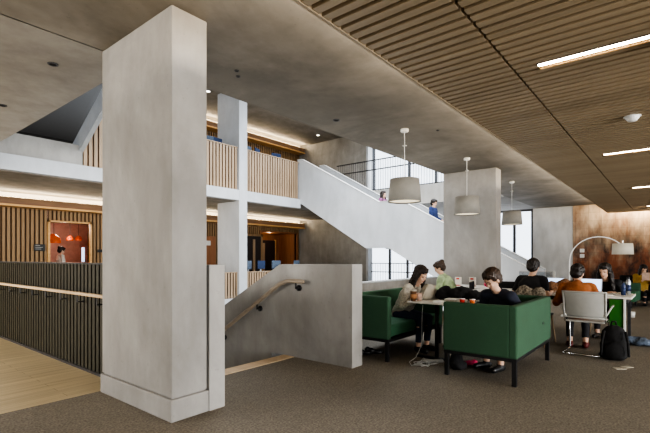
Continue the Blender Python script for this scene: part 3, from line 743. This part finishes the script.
    best = np.full(nV, 1e9); lab = np.zeros(nV, int); tags = [p[0] for p in prims]; par = np.zeros(nV)
    for i, (tg, a, c, ra, rb) in enumerate(prims):
        a_ = np.array(a); d_ = np.array(c) - a_; L2 = max((d_ ** 2).sum(), 1e-9)
        u = np.clip(((V - a_) @ d_) / L2, 0, 1); dd = np.linalg.norm(V - a_ - u[:, None] * d_, axis=1) - (ra + (rb - ra) * u)
        msk = dd < best; best[msk] = dd[msk]; lab[msk] = i; par[msk] = u[msk]
    from mathutils import noise as nz
    def cloth(name, test, off, mat, wr_=noisy):
        keep = np.array([test(tags[l], u) for l, u in zip(lab, par)])
        bm = bmesh.new(); mp = {}
        for p in me2.polygons:
            if all(keep[v] for v in p.vertices):
                vs = []
                for v in p.vertices:
                    if v not in mp:
                        co = me2.vertices[v].co; n = me2.vertices[v].normal
                        mp[v] = bm.verts.new(co + n * (off + wr_ * nz.noise(co * 14) * 1.5))
                    vs.append(mp[v])
                bm.faces.new(vs)
        mm = bpy.data.meshes.new(name); bm.to_mesh(mm); bm.free()
        for p in mm.polygons: p.use_smooth = True
        mm.materials.append(M[mat]); q = bpy.data.objects.new(name, mm); COL.objects.link(q); q.parent = t
        so = q.modifiers.new('thick', 'SOLIDIFY'); so.thickness = off * .7; so.offset = -1
        return q
    if sleeve == 'long': cloth(mats.get('topname', 'sweater'), lambda g, u: g in ('torso', 'uarm') or (g == 'neck' and u < .3) or (g == 'farm' and u < .93) or g == 'hip', .012, mats['top'], .008)
    else: cloth(mats.get('topname', 't_shirt'), lambda g, u: g == 'torso' or (g == 'uarm' and u < .8) or g == 'hip', .010, mats['top'], .007)
    cloth('trousers', lambda g, u: g in ('hip', 'thigh') or (g == 'calf' and u < .85), .007, mats['leg'], .004)
    cloth('shoes', lambda g, u: g == 'foot', .006, mats.get('shoe', 'shoe'), 0)
    # face
    for s in (1, -1):
        e = MB(); e.ball(H(.083, s * .029, .006), (.010, .013, .007), R, sub=2); e.build('eye', 'eye', t, True)
        e = MB(); e.cyl(H(.094, s * .014, .032), H(.083, s * .046, .034), .0045, n=6); e.build('eyebrow', hairmat, t)
    e = MB(); e.ball(H(.083, 0, -.057), (.008, .020, .0065), R, sub=2); e.build('mouth', 'lip', t, True)
    # hair
    hb = [(H(-.02, 0, .056), (.112, .096, .098)), (H(-.05, 0, .0), (.076, .088, .09)), (H(.035, 0, .098), (.06, .07, .04))]
    if hair == 'short':
        hb += [(H(-.01, s * .062, .035), (.055, .028, .045)) for s in (1, -1)] + [(H(.045, .03, .098), (.035, .035, .025)), (H(.02, -.03, .115), (.04, .035, .022)), (H(-.05, .02, .105), (.05, .04, .03))]
    if hair == 'long':
        for s in (1, -1):
            hb += [(H(.0, s * .068, .02), (.06, .028, .07))]
            for k in range(6):
                hb.append((H(-.012 + .006 * k, s * (.086 + .005 * k), -.03 - .05 * k), (.058 - .003 * k, .034, .048)))
        for k in range(5): hb.append((H(-.075, 0, -.05 - .05 * k), (.05, .085, .05)))
    if hair == 'bun': hb += [(H(-.10, 0, .10), (.05, .05, .05)), (H(-.01, .06, .03), (.05, .025, .04)), (H(-.01, -.06, .03), (.05, .025, .04))]
    # keep the face clear: blobs are built then anything in front of the face is pulled back
    b = MB()
    for (c, r) in hb: b.ball(c, r, R, sub=3)
    me = bpy.data.meshes.new('tmp'); b.bm.to_mesh(me); b.bm.free()
    o = bpy.data.objects.new('tmp', me); COL.objects.link(o)
    md = o.modifiers.new('r', 'REMESH'); md.mode = 'VOXEL'; md.voxel_size = .009
    sm = o.modifiers.new('s', 'SMOOTH'); sm.iterations = 2; sm.factor = .5
    bpy.context.view_layer.update(); dg = bpy.context.evaluated_depsgraph_get(); mh = bpy.data.meshes.new_from_object(o.evaluated_get(dg)); bpy.data.objects.remove(o)
    Ri = R.inverted()
    for v in mh.vertices:
        l = Ri @ (v.co - hd)
        if l.z < .055 and l.x > .045 and abs(l.y) < .062: l.x = .03; v.co = hd + R @ l
        else: v.co += v.normal * (.011 * nz.noise(v.co * 48) + .005 * nz.noise(v.co * 110))
    mh.name = 'hair'; mh.materials.clear(); mh.materials.append(M[hairmat])
    for p in mh.polygons: p.use_smooth = True
    h = bpy.data.objects.new('hair', mh); COL.objects.link(h); h.parent = t
    return t

def seat_pose(lean=.25, seat=.50, head_fwd=.06, knee=.46, armf=.36, armz=.76, spread=.12, hands=None, feet=0.0, tw=0, elz=None, elo=.24):
    """seated: origin on the floor below the pelvis, facing +x"""
    P = {}; P['pelvis'] = (0, 0, seat + .07)
    cx_, cz = .36 * math.sin(lean), .36 * math.cos(lean)
    P['chest'] = (cx_, 0, seat + .07 + cz * .92)
    nx, nz_ = .53 * math.sin(lean * 1.08), .53 * math.cos(lean * 1.08)
    P['neck'] = (nx, 0, seat + .07 + nz_)
    P['head'] = (nx + head_fwd, 0, seat + .07 + nz_ + .135)
    for s, sg in (('L', 1), ('R', -1)):
        P['sh' + s] = (nx - .01, sg * .175, seat + .07 + nz_ - .055)
        hx, hy, hz = (hands[s] if hands else (armf, sg * spread, armz))
        P['wr' + s] = (hx, hy, hz)
        sh = Vector(P['sh' + s]); wr = Vector((hx, hy, hz)); mid = sh.lerp(wr, .5)
        D = (wr - sh).length; hh = math.sqrt(max(.27 ** 2 - (D / 2) ** 2, .0))
        dirn = Vector((-.25, sg * .35, -.9)).normalized(); dirn = (dirn - (wr - sh).normalized() * dirn.dot((wr - sh).normalized())).normalized()
        P['el' + s] = tuple(mid + dirn * hh)
        P['hip' + s] = (.04, sg * .095, seat + .05)
        P['kn' + s] = (knee, sg * (.10), seat + .03)
        P['an' + s] = (knee - .02 + feet, sg * .10, .085)
    return P
def stand_pose(h=1.7, arm=0, step=.12, lean=0):
    k = h / 1.72; P = {'pelvis': (0, 0, .95), 'chest': (.02, 0, 1.27), 'neck': (.03, 0, 1.46), 'head': (.05, 0, 1.60)}
    for s, sg in (('L', 1), ('R', -1)):
        P['sh' + s] = (.02, sg * .18, 1.40); P['el' + s] = (.0 + .04 * arm, sg * .24, 1.12); P['wr' + s] = (.10 + .15 * arm, sg * .22, .90 + .12 * arm)
        P['hip' + s] = (0, sg * .09, .90); P['kn' + s] = (.05 + sg * step * .5, sg * .10, .49); P['an' + s] = (sg * step, sg * .10, .085)
    return {q: tuple(c * k for c in v) for q, v in P.items()}

# woman in cream, sofa 1, facing -Y
person('woman with long dark hair in a cream knit sweater reading at the narrow table', (5.56, 3.10, 0), math.radians(-100),
       seat_pose(lean=.5, seat=.455, head_fwd=.09, knee=.44, hands={'L': (.36, .12, .77), 'R': (.42, -.10, .77)}, feet=-.02), {'top': 'cream', 'leg': 'jeans'}, 'long', .95, head_pitch=.45, head_yaw=-.1, hairmat='hair_auburn', vox=.009)
# boy on sofa 2
person('boy with short brown hair in a dark navy shirt bending over his reading', (5.47, 1.50, 0), math.radians(160),
       seat_pose(lean=.62, seat=.455, head_fwd=.09, knee=.42, hands={'L': (.40, .10, .58), 'R': (.40, -.10, .58)}), {'top': 'navy', 'leg': 'blacktrouser', 'topname': 'shirt'}, 'short', .97, head_pitch=.6, head_yaw=-.1, hairmat='hair_brown', vox=.009)
# green shirt
person('person in a pale green shirt with brown hair in a bun, seen from behind', (7.9, 3.22, 0), math.radians(100),
       seat_pose(lean=.5, seat=.50, head_fwd=.06, hands={'L': (.55, .16, .76), 'R': (.5, -.2, .76)}), {'top': 'limegreen', 'leg': 'jeans', 'topname': 'shirt'}, 'bun', .95, head_pitch=.5, head_yaw=.2, hairmat='hair_brown')
# man in black t shirt
person('man in a black t-shirt seen from behind, sitting at the long table', (7.18, 1.80, 0), math.radians(-6),
       seat_pose(lean=.46, seat=.475, head_fwd=.06, hands={'L': (.44, .16, .76), 'R': (.40, -.24, .76)}), {'top': 'blackshirt', 'leg': 'blacktrouser'}, 'short', 1.0, head_pitch=.3, sleeve='short')
# rust sweater
person('person in a rust orange sweater seen from behind on the white chair', (6.82, 1.04, 0), math.radians(9),
       seat_pose(lean=.64, seat=.475, head_fwd=.09, hands={'L': (.46, .14, .76), 'R': (.50, -.20, .76)}, feet=-.12), {'top': 'rust', 'leg': 'blacktrouser', 'shoe': 'redshoe'}, 'short', .98, head_pitch=.4, head_yaw=-.35)
# woman in black opposite
person('woman in black with long dark hair facing the camera behind a laptop', (8.68, .87, 0), math.radians(178),
       seat_pose(lean=.58, seat=.475, head_fwd=.08, hands={'L': (.42, .14, .76), 'R': (.42, -.12, .76)}), {'top': 'blackshirt', 'leg': 'blacktrouser'}, 'long', .97, head_pitch=.22, head_yaw=-.2)
# far right reader
person('person in a mustard jacket reading in a low armchair at far right', (14.9, .72, 0), math.radians(205),
       seat_pose(lean=.1, seat=.30, head_fwd=.08, knee=.44, hands={'L': (.38, .12, .72), 'R': (.38, -.12, .72)}), {'top': 'yellow', 'leg': 'blacktrouser', 'topname': 'jacket'}, 'long', .95, head_pitch=.4, vox=.014)
# stairs
person('person with reddish hair and purple scarf on the landing of the white stair', (13.5, 8.3, 2.1), math.radians(-90), stand_pose(1.62), {'top': 'purple', 'leg': 'jeans', 'topname': 'coat'}, 'long', 1, hairmat='hair_auburn', vox=.014)
person('man in a dark blue jacket walking down the white stair', (13.62, 6.38, 1.575), math.radians(-90), stand_pose(1.7, 1, .05), {'top': 'blue', 'leg': 'blacktrouser', 'topname': 'jacket'}, 'short', 1, head_pitch=.3, vox=.014)
person('person in a white shirt working in the red kitchen niche', (5.62, 16.25, 0), math.radians(0), stand_pose(1.66, 1, .02), {'top': 'whitecloth', 'leg': 'blacktrouser', 'topname': 'shirt'}, 'bun', 1, head_pitch=.3, vox=.014)

# ------------------------------------------------------------------ long table at right
t = thing('study_table', 'long pale study table with green end panel at right', 'table', (7.45, .47, 0))
b = MB(); b.box(0, .82, 0, 2.3, .71, .74, .004); b.build('tabletop', 'white_top', t)
b = MB(); b.box(.02, .04, .1, .27, .02, .70, .004); b.build('green_panel', 'greenpanel', t)
b = MB(); b.box(.0, .045, .07, .098, 0, .71, .003); b.build('panel_edge', 'white_plastic', t)
b = MB(); b.box(.03, .78, .05, 2.25, .65, .70); b.build('apron', 'dark_metal', t)
for (x, y) in ((.05, 2.2), (.76, 2.2), (.76, .08)):
    b = MB(); b.box(x - .02, x + .02, y - .02, y + .02, 0, .65); b.build('leg', 'dark_metal', t)
laptop('open laptop with lit blue screen edge between the rust sweater and the woman', (7.95, 1.06, .741), PI / 2 + PI, ang=110)
laptop('open laptop in front of the man in black t-shirt', (7.85, 1.58, .741), -PI / 2, ang=105)
def bottle(label, x, y, z, mat, h=.22, r=.033):
    t = thing('water_bottle', label, 'bottle', (x, y, z)); b = MB()
    b.lathe([(.001, 0), (r, 0), (r, h * .72), (r * .55, h * .85), (r * .5, h * .9), (.001, h * .9)], n=20); b.build('bottle_body', mat, t, True)
    b = MB(); b.lathe([(.001, h * .9), (r * .6, h * .9), (r * .6, h), (.001, h)], n=16); b.build('cap', 'dark_metal', t, True)
    b = MB(); b.lathe([(r + .001, h * .2), (r + .0015, h * .2), (r + .0015, h * .55), (r + .001, h * .55)], n=20); b.build('band', 'bottle_blue', t, True)
bottle('taller steel water bottle near the right end of the long table', 8.02, .55, .741, 'bottle', .27, .034)
bottle('shorter dark blue bottle in front of the steel bottle', 7.86, .60, .741, 'bottle_blue', .20, .03)
t = thing('paper_cup', 'white and blue cup on the long table between the two seated backs', 'cup', (7.6, 1.38, .741)); b = MB(); b.lathe([(.001, 0), (.028, 0), (.038, .11), (.034, .11), (.026, .006)]); b.build('cup_body', 'white_plastic', t, True)
b = MB(); b.lathe([(.033, .03), (.0345, .03), (.038, .075), (.036, .075)]); b.build('band', 'bottle_blue', t, True)
for (x, y, w, d, lab, mt, h, rz) in [(7.68, .82, .3, .21, 'open pale papers under the bottles on the long table', 'paper', .012, .2), (8.1, .62, .2, .15, 'beige notebook at the right end of the long table', 'beige', .02, -.2), (7.65, 2.15, .3, .2, 'white papers at the left end of the long table', 'paper', .012, .1)]:
    o = MB(); o.box(-w / 2, w / 2, -d / 2, d / 2, 0, h, .002); q = o.build('papers' if mt == 'paper' else 'notebook', mt); q.location = (x, y, .741); q.rotation_euler = (0, 0, rz); tag(q, lab, 'paper' if mt == 'paper' else 'book')
blob('brown_coat', 'brown coat piled on the long table left of the rust sweater', 'coat', (8.05, 1.44, .741), [((-.05, .14, .08), (.12, .12, .09)), ((0, 0, .10), (.13, .13, .11)), ((0, -.13, .09), (.12, .12, .10))], 'wicker', noise=.03)
t = thing('clear_screen', 'small clear desk screen with post on the long table', 'screen', (8.2, 1.62, .741), 0)
b = MB(); b.box(-.004, .004, 0, .55, .03, .32); b.build('pane', 'clear', t)
b = MB(); b.box(-.02, .02, -.03, 0, 0, .33, .003); b.build('post', 'grey_plastic', t)
b = MB(); b.box(-.006, .006, 0, .55, .32, .33); b.box(-.05, .05, .4, .43, 0, .03); b.build('top_edge', 'grey_plastic', t)

# chairs
def sled_chair(label, loc, rz, shell='grey_plastic', frame='chrome'):
    """faces +x, origin on the floor under the seat"""
    t = thing('sled_base_chair', label, 'chair', loc, rz)
    b = MB(); b.box(-.21, .23, -.225, .225, .44, .465, .012); b.build('seat', shell, t)
    # curved backrest with thicker rim
    bm = MB(); n = 14; rows = 8
    grid = []
    for i in range(rows + 1):
        row = []
        for k in range(n + 1):
            u = k / n * 2 - 1; v = i / rows
            row.append(bm.bm.verts.new((-.235 - .07 * v + .05 * u * u, u * (.235 + .01 * v), .505 + .345 * v)))
        grid.append(row)
    for i in range(rows):
        for k in range(n): bm.bm.faces.new((grid[i][k], grid[i][k + 1], grid[i + 1][k + 1], grid[i + 1][k]))
    o = bm.build('backrest', shell, t, True); so = o.modifiers.new('s', 'SOLIDIFY'); so.thickness = .012
    b = MB(); pts = [(-.235 - .07 * v + .05, s * (.235 + .01 * v), .505 + .345 * v) for s, v in ((-1, 0), (-1, .5), (-1, 1))]
    pts += [(-.305 + .05 * (k / 6) ** 2, (k / 6) * .245, .85) for k in range(-6, 7)][1:-1]
    pts += [(-.235 - .07 * v + .05, (.235 + .01 * v), .505 + .345 * v) for v in (1, .5, 0)]
    pts += [(-.235 + .05 * (k / 6) ** 2, (k / 6) * .235, .505) for k in range(6, -7, -1)][1:]
    b.tube(pts, .013, 8); b.build('back_rim', 'grey_plastic', t, True)
    for s in (1, -1):
        b = MB(); b.tube([(-.19, s * .235, .53), (-.05, s * .29, .655), (.12, s * .29, .655)], .012, 8); b.build('armrest', shell, t, True)
        b = MB(); b.tube([(-.2, s * .22, .56), (-.16, s * .235, .45), (.16, s * .235, .45), (.20, s * .235, .02), (-.26, s * .235, .02), (-.26, s * .16, .02)], .010, 8); b.build('frame', frame, t, True)
    b = MB(); b.tube([(-.26, .235, .02), (-.26, -.235, .02)], .010, 8); b.build('floor_bar', frame, t, True)
    return t
sled_chair('pale grey chair with chrome sled base under the person in rust orange', (6.80, .93, 0), 0)
def wood_chair(label, loc, rz):
    t = thing('dining_chair', label, 'chair', loc, rz)
    b = MB(); b.box(-.21, .21, -.21, .21, .43, .46, .012); b.build('seat', 'dark_metal', t)
    b = MB(); b.box(-.24, -.215, -.2, .2, .60, .86, .01); b.build('backrest', 'bag', t)
    for (x, y) in ((-.2, .18), (-.2, -.18), (.2, .18), (.2, -.18)):
        b = MB(); b.cyl((x, y, .44), (x * 1.45, y * 1.2, 0), .016, .012, n=10); b.build('leg', 'slat_pale', t, True)
    for y in (.18, -.18):
        b = MB(); b.cyl((-.2, y, .44), (-.235, y, .8), .012, n=8); b.build('back_post', 'dark_metal', t)
    return t
wood_chair('dark chair with pale legs under the man in black t-shirt', (7.12, 1.66, 0), -.05)
wood_chair('dark chair of the woman in black behind the long table', (8.74, .90, 0), PI)
wood_chair('dark chair under the person in the pale green shirt', (7.9, 3.16, 0), 1.75)
blob('fur_jacket', 'mottled fur trimmed jacket hanging over the chair of the man in black', 'jacket', (6.84, 1.68, .58), [((0, -.14, .16), (.06, .1, .13)), ((0, .05, .18), (.06, .12, .13)), ((-.01, .18, .08), (.06, .09, .14)), ((0, 0, .03), (.05, .18, .1))], 'fur', noise=.03)
t = thing('armchair', 'black low armchair beyond the boy, before the wide column', 'armchair', (8.75, 2.35, 0), .2)
b = MB(); b.box(-.35, .35, -.35, .35, .2, .42, .04); b.build('seat', 'bag', t)
b = MB(); b.box(-.38, -.26, -.38, .38, .2, .86, .04); b.build('backrest', 'bag', t)
for s in (1, -1): b = MB(); b.box(-.35, .35, s * .36 - .05, s * .36 + .05, .2, .62, .03); b.build('armrest', 'bag', t)
for x, y in ((-.3, .3), (.3, .3), (-.3, -.3), (.3, -.3)): b = MB(); b.cyl((x, y, 0), (x, y, .2), .018); b.build('leg', 'black_metal', t)

# rear table with magazines before column 2
t = thing('round_table', 'pale table with magazines in front of the wide column', 'table', (8.75, 3.35, 0))
b = MB(); b.box(-.35, .5, -.55, .5, .69, .715, .01); b.build('tabletop', 'white_top', t)
b = MB(); b.cyl((.1, 0, .02), (.1, 0, .69), .03); b.build('post', 'black_metal', t); b = MB(); b.lathe([(.001, 0), (.25, 0), (.25, .02), (.001, .025)], c=(.1, 0, 0)); b.build('base', 'black_metal', t)
for i, (x, y, rz, lab) in enumerate([(8.62, 3.42, -.65, 'white magazine standing open with red edges, left one on the rear table'), (8.72, 3.16, -.65, 'white magazine standing open, right one on the rear table')]):
    t = thing('magazine', lab, 'magazine', (x, y, .716), rz)
    for s in (1, -1):
        b = MB(); mt = Matrix.Rotation(s * .5, 4, 'Z'); b.box(0, .012, 0, s * .13, 0, .19, mat=mt); p = b.build('page_spread', 'paper', t)
        b = MB(); b.box(-.003, -.001, s * .02, s * .12, .01, .03, mat=mt); b.box(-.003, -.001, s * .03, s * .1, .14, .17, mat=mt); b.build('print', 'red', p)
blob('pink_pouch', 'bright pink pouch on the rear table beside the boy\'s head', 'pouch', (8.75, 2.88, .716), [((0, 0, .06), (.06, .08, .06)), ((0, .05, .05), (.05, .06, .05))], 'pink', noise=.01)

# far right lounge
t = thing('sofa', 'dark green low sofa at far right before the copper wall', 'sofa', (14.1, 1.35, 0), PI * .97)
b = MB(); b.box(-.4, .4, -.6, .6, .15, .42, .04); b.build('seat', 'sofa_in', t)
b = MB(); b.box(-.48, -.36, -.6, .6, .15, .62, .04); b.build('backrest', 'sofa', t)
for x, y in ((-.35, .5), (.35, .5), (-.35, -.5), (.35, -.5)): b = MB(); b.cyl((x, y, 0), (x, y, .16), .02); b.build('leg', 'black_metal', t)
t = thing('armchair', 'dark low armchair of the reader in the mustard jacket', 'armchair', (15.05, .78, 0), math.radians(205))
b = MB(); b.box(-.3, .35, -.3, .3, .12, .30, .04); b.build('seat', 'bag', t)
b = MB(); b.box(-.38, -.26, -.36, .36, .12, .80, .04); b.build('backrest', 'bag', t)
for s in (1, -1): b = MB(); b.box(-.3, .35, s * .36 - .05, s * .36 + .05, .1, .52, .03); b.build('armrest', 'bag', t)
for x, y in ((-.25, .3), (.3, .3), (-.25, -.3), (.3, -.3)): b = MB(); b.cyl((x, y, 0), (x, y, .13), .018); b.build('leg', 'black_metal', t)
t = thing('magazine', 'pinkish magazine held by the reader in the mustard jacket', 'magazine', (14.48, .52, .70), math.radians(205))
for s in (1, -1):
    b = MB(); mt = Matrix.Rotation(s * .35, 4, 'Z') @ Matrix.Rotation(.5, 4, 'Y'); b.box(0, .01, 0, s * .17, 0, .24, mat=mt); b.build('page_spread', 'tea', t)
for (x, y, lab) in [(11.4, 1.06, 'left white mug on the floor at far right'), (11.55, .72, 'right white mug on the floor at far right')]:
    t = thing('mug', lab, 'mug', (x, y, 0)); b = MB(); b.lathe([(.001, 0), (.05, 0), (.055, .12), (.05, .12), (.045, .01)]); b.build('mug_body', 'white_plastic', t, True)
    b = MB(); b.tube([(.05, 0, .095), (.085, 0, .085), (.085, 0, .045), (.05, 0, .03)], .007, 6); b.build('handle', 'white_plastic', t, True)

# bags on floor
t = thing('backpack', 'black backpack standing on the carpet beside the pale grey chair', 'backpack', (6.56, .60, 0), .2)
blob('bag_body', None, None, (0, 0, 0), [((0, 0, .16), (.11, .155, .17)), ((0, 0, .30), (.10, .14, .15)), ((.02, .0, .06), (.12, .16, .07))], 'bag', noise=.012, parent=t)
blob('front_pocket', None, None, (0, 0, 0), [((-.10, 0, .14), (.05, .115, .11))], 'bag', noise=.008, parent=t)
b = MB(); b.tube([(.02, -.03, .44), (.0, -.02, .49), (.0, .02, .49), (.02, .03, .44)], .009, 6); b.build('grab_handle', 'bag', t, True)
b = MB(); b.tube([(-.09, .11, .38), (-.15, .14, .25), (-.13, .15, .08)], .014, 6); b.build('shoulder_strap', 'bag', t, True)
b = MB(); b.tube([(-.09, -.11, .38), (-.15, -.13, .25), (-.13, -.14, .08)], .014, 6); b.build('shoulder_strap', 'bag', t, True)
blob('grey_jacket', 'blue grey jacket lying on the carpet right of the black backpack', 'jacket', (7.95, .40, 0), [((0, 0, .05), (.15, .14, .07)), ((.05, -.14, .04), (.14, .12, .05)), ((-.02, .1, .07), (.1, .1, .06))], 'denimgrey', noise=.03)
blob('black_bag', 'soft black bag on the carpet under the front sofa', 'bag', (4.85, 1.98, 0), [((0, 0, .1), (.1, .07, .12)), ((.03, -.03, .05), (.12, .09, .06))], 'bag', noise=.02)
blob('red_scarf', 'red scarf on the carpet under the front sofa', 'scarf', (5.15, 1.95, 0), [((0, 0, .02), (.09, .05, .03)), ((.1, -.03, .02), (.07, .05, .03))], 'pink', noise=.015, vox=.008)
for (x, y, rz, lab) in [(4.78, 3.28, .3, 'left black shoe under the first sofa'), (4.92, 3.2, .1, 'right black shoe under the first sofa')]:
    blob('shoe', lab, 'shoe', (x, y, 0), [((0, 0, .035), (.05, .042, .045)), ((.09, 0, .028), (.07, .04, .03)), ((-.05, 0, .045), (.04, .035, .05))], 'shoe', vox=.008, rz=rz - 1.2, noise=.002)
for i, (x, y, w) in enumerate([(6.08, .50, .12), (6.22, .44, .12)]):
    o = MB(); o.box(-w / 2, w / 2, -.04, .04, 0, .006, .002); q = o.build('paper_scrap', 'beige'); q.location = (x, y, 0.001); q.rotation_euler = (0, 0, -.9 + i * .3); tag(q, ['left scrap of white paper on the carpet in front of the backpack', 'right scrap of white paper on the carpet in front of the backpack'][i], 'paper')
# cable
P = [(5.05, 2.50, .70), (5.03, 2.50, .60), (5.02, 2.50, .35), (5.0, 2.50, .18), (4.9, 2.52, .05), (4.78, 2.55, .012), (4.65, 2.45, .008)]
rnd = random.Random(3)
for k in range(34): P.append((4.86 + .24 * math.cos(k * 1.05) * (.5 + .5 * rnd.random()), 2.36 + .13 * math.sin(k * 1.3) * (.6 + .5 * rnd.random()), .008 + .02 * rnd.random()))
b = MB(); b.tube(P, .0038, 5); tag(b.build('cable', 'cable', None, True), 'white cable falling from the narrow table into a tangle on the carpet', 'cable')
o = MB(); o.box(-.13, .13, -.03, .03, 0, .035, .006); q = o.build('power_strip', 'grey_plastic'); q.location = (4.98, 2.33, .0); q.rotation_euler = (0, 0, -.7); tag(q, 'grey power strip in the cable tangle under the narrow table', 'power strip')

# ------------------------------------------------------------------ light
w = bpy.data.worlds.new('sky'); SC.world = w; w.use_nodes = True
bg = w.node_tree.nodes['Background']; bg.inputs[0].default_value = (.88, .94, 1, 1); bg.inputs[1].default_value = 1.9
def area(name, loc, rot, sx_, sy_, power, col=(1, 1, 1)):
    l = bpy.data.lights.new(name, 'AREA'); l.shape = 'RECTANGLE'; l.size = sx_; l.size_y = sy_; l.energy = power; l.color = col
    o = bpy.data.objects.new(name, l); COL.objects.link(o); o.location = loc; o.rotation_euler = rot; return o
area('atrium_fill', (10, 7, 7.2), (0, 0, 0), 9, 4.5, 380, (.9, .95, 1))  # unseen area lamp added to strengthen the light in the atrium
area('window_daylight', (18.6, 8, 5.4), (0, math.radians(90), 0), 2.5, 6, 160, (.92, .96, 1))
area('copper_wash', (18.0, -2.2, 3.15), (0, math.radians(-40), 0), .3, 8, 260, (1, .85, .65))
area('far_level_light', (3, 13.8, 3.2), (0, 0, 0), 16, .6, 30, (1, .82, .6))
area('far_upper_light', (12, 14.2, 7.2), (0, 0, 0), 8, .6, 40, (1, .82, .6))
area('behind_camera_fill', (-5.5, -3.5, 1.9), (math.radians(80), 0, math.radians(-52)), 6, 3, 60, (1, .97, .93))  # soft fill lamp added behind the camera, no window there
area('side_fill', (3.0, -7.5, 1.7), (math.radians(85), 0, math.radians(0)), 9, 2.6, 720, (1, .97, .93))  # added fill lamp out of view, brightens faces turned to the right
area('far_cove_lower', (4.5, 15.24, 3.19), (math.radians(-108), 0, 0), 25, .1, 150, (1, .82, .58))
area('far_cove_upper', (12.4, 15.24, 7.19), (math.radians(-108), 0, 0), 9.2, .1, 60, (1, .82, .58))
area('oak_floor_fill', (-5.5, 9, 2.6), (0, math.radians(-65), 0), 2, 5, 650, (1, .97, .92))  # lamp added out of view to brighten the oak floor
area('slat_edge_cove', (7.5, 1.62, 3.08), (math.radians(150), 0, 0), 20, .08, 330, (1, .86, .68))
pl = bpy.data.lights.new('kitchen_light', 'POINT'); pl.energy = 34; pl.color = (1, .78, .62); pl.shadow_soft_size = .15
po = bpy.data.objects.new('kitchen_light', pl); COL.objects.link(po); po.location = (6.0, 16.9, 2.4)
pl = bpy.data.lights.new('alcove_light', 'POINT'); pl.energy = 9; pl.color = (1, .75, .5); pl.shadow_soft_size = .1
po = bpy.data.objects.new('alcove_light', pl); COL.objects.link(po); po.location = (15.4, 16.3, 2.45)

# ------------------------------------------------------------------ camera
cd = bpy.data.cameras.new('camera'); cam = bpy.data.objects.new('camera', cd); COL.objects.link(cam)
cd.sensor_fit = 'HORIZONTAL'; cd.sensor_width = 36; cd.lens = 428.7 / 650 * 36
cd.shift_y = (258 - 216.5) / 650; cd.clip_start = .05; cd.clip_end = 200
cam.location = (0, 0, 1.3); cam.rotation_euler = (math.radians(90), 0, -math.atan2(.775, .632))
SC.camera = cam
SC.view_settings.view_transform = 'AgX'
try: SC.view_settings.look = 'AgX - High Contrast'
except Exception: pass
SC.view_settings.exposure = 0.42
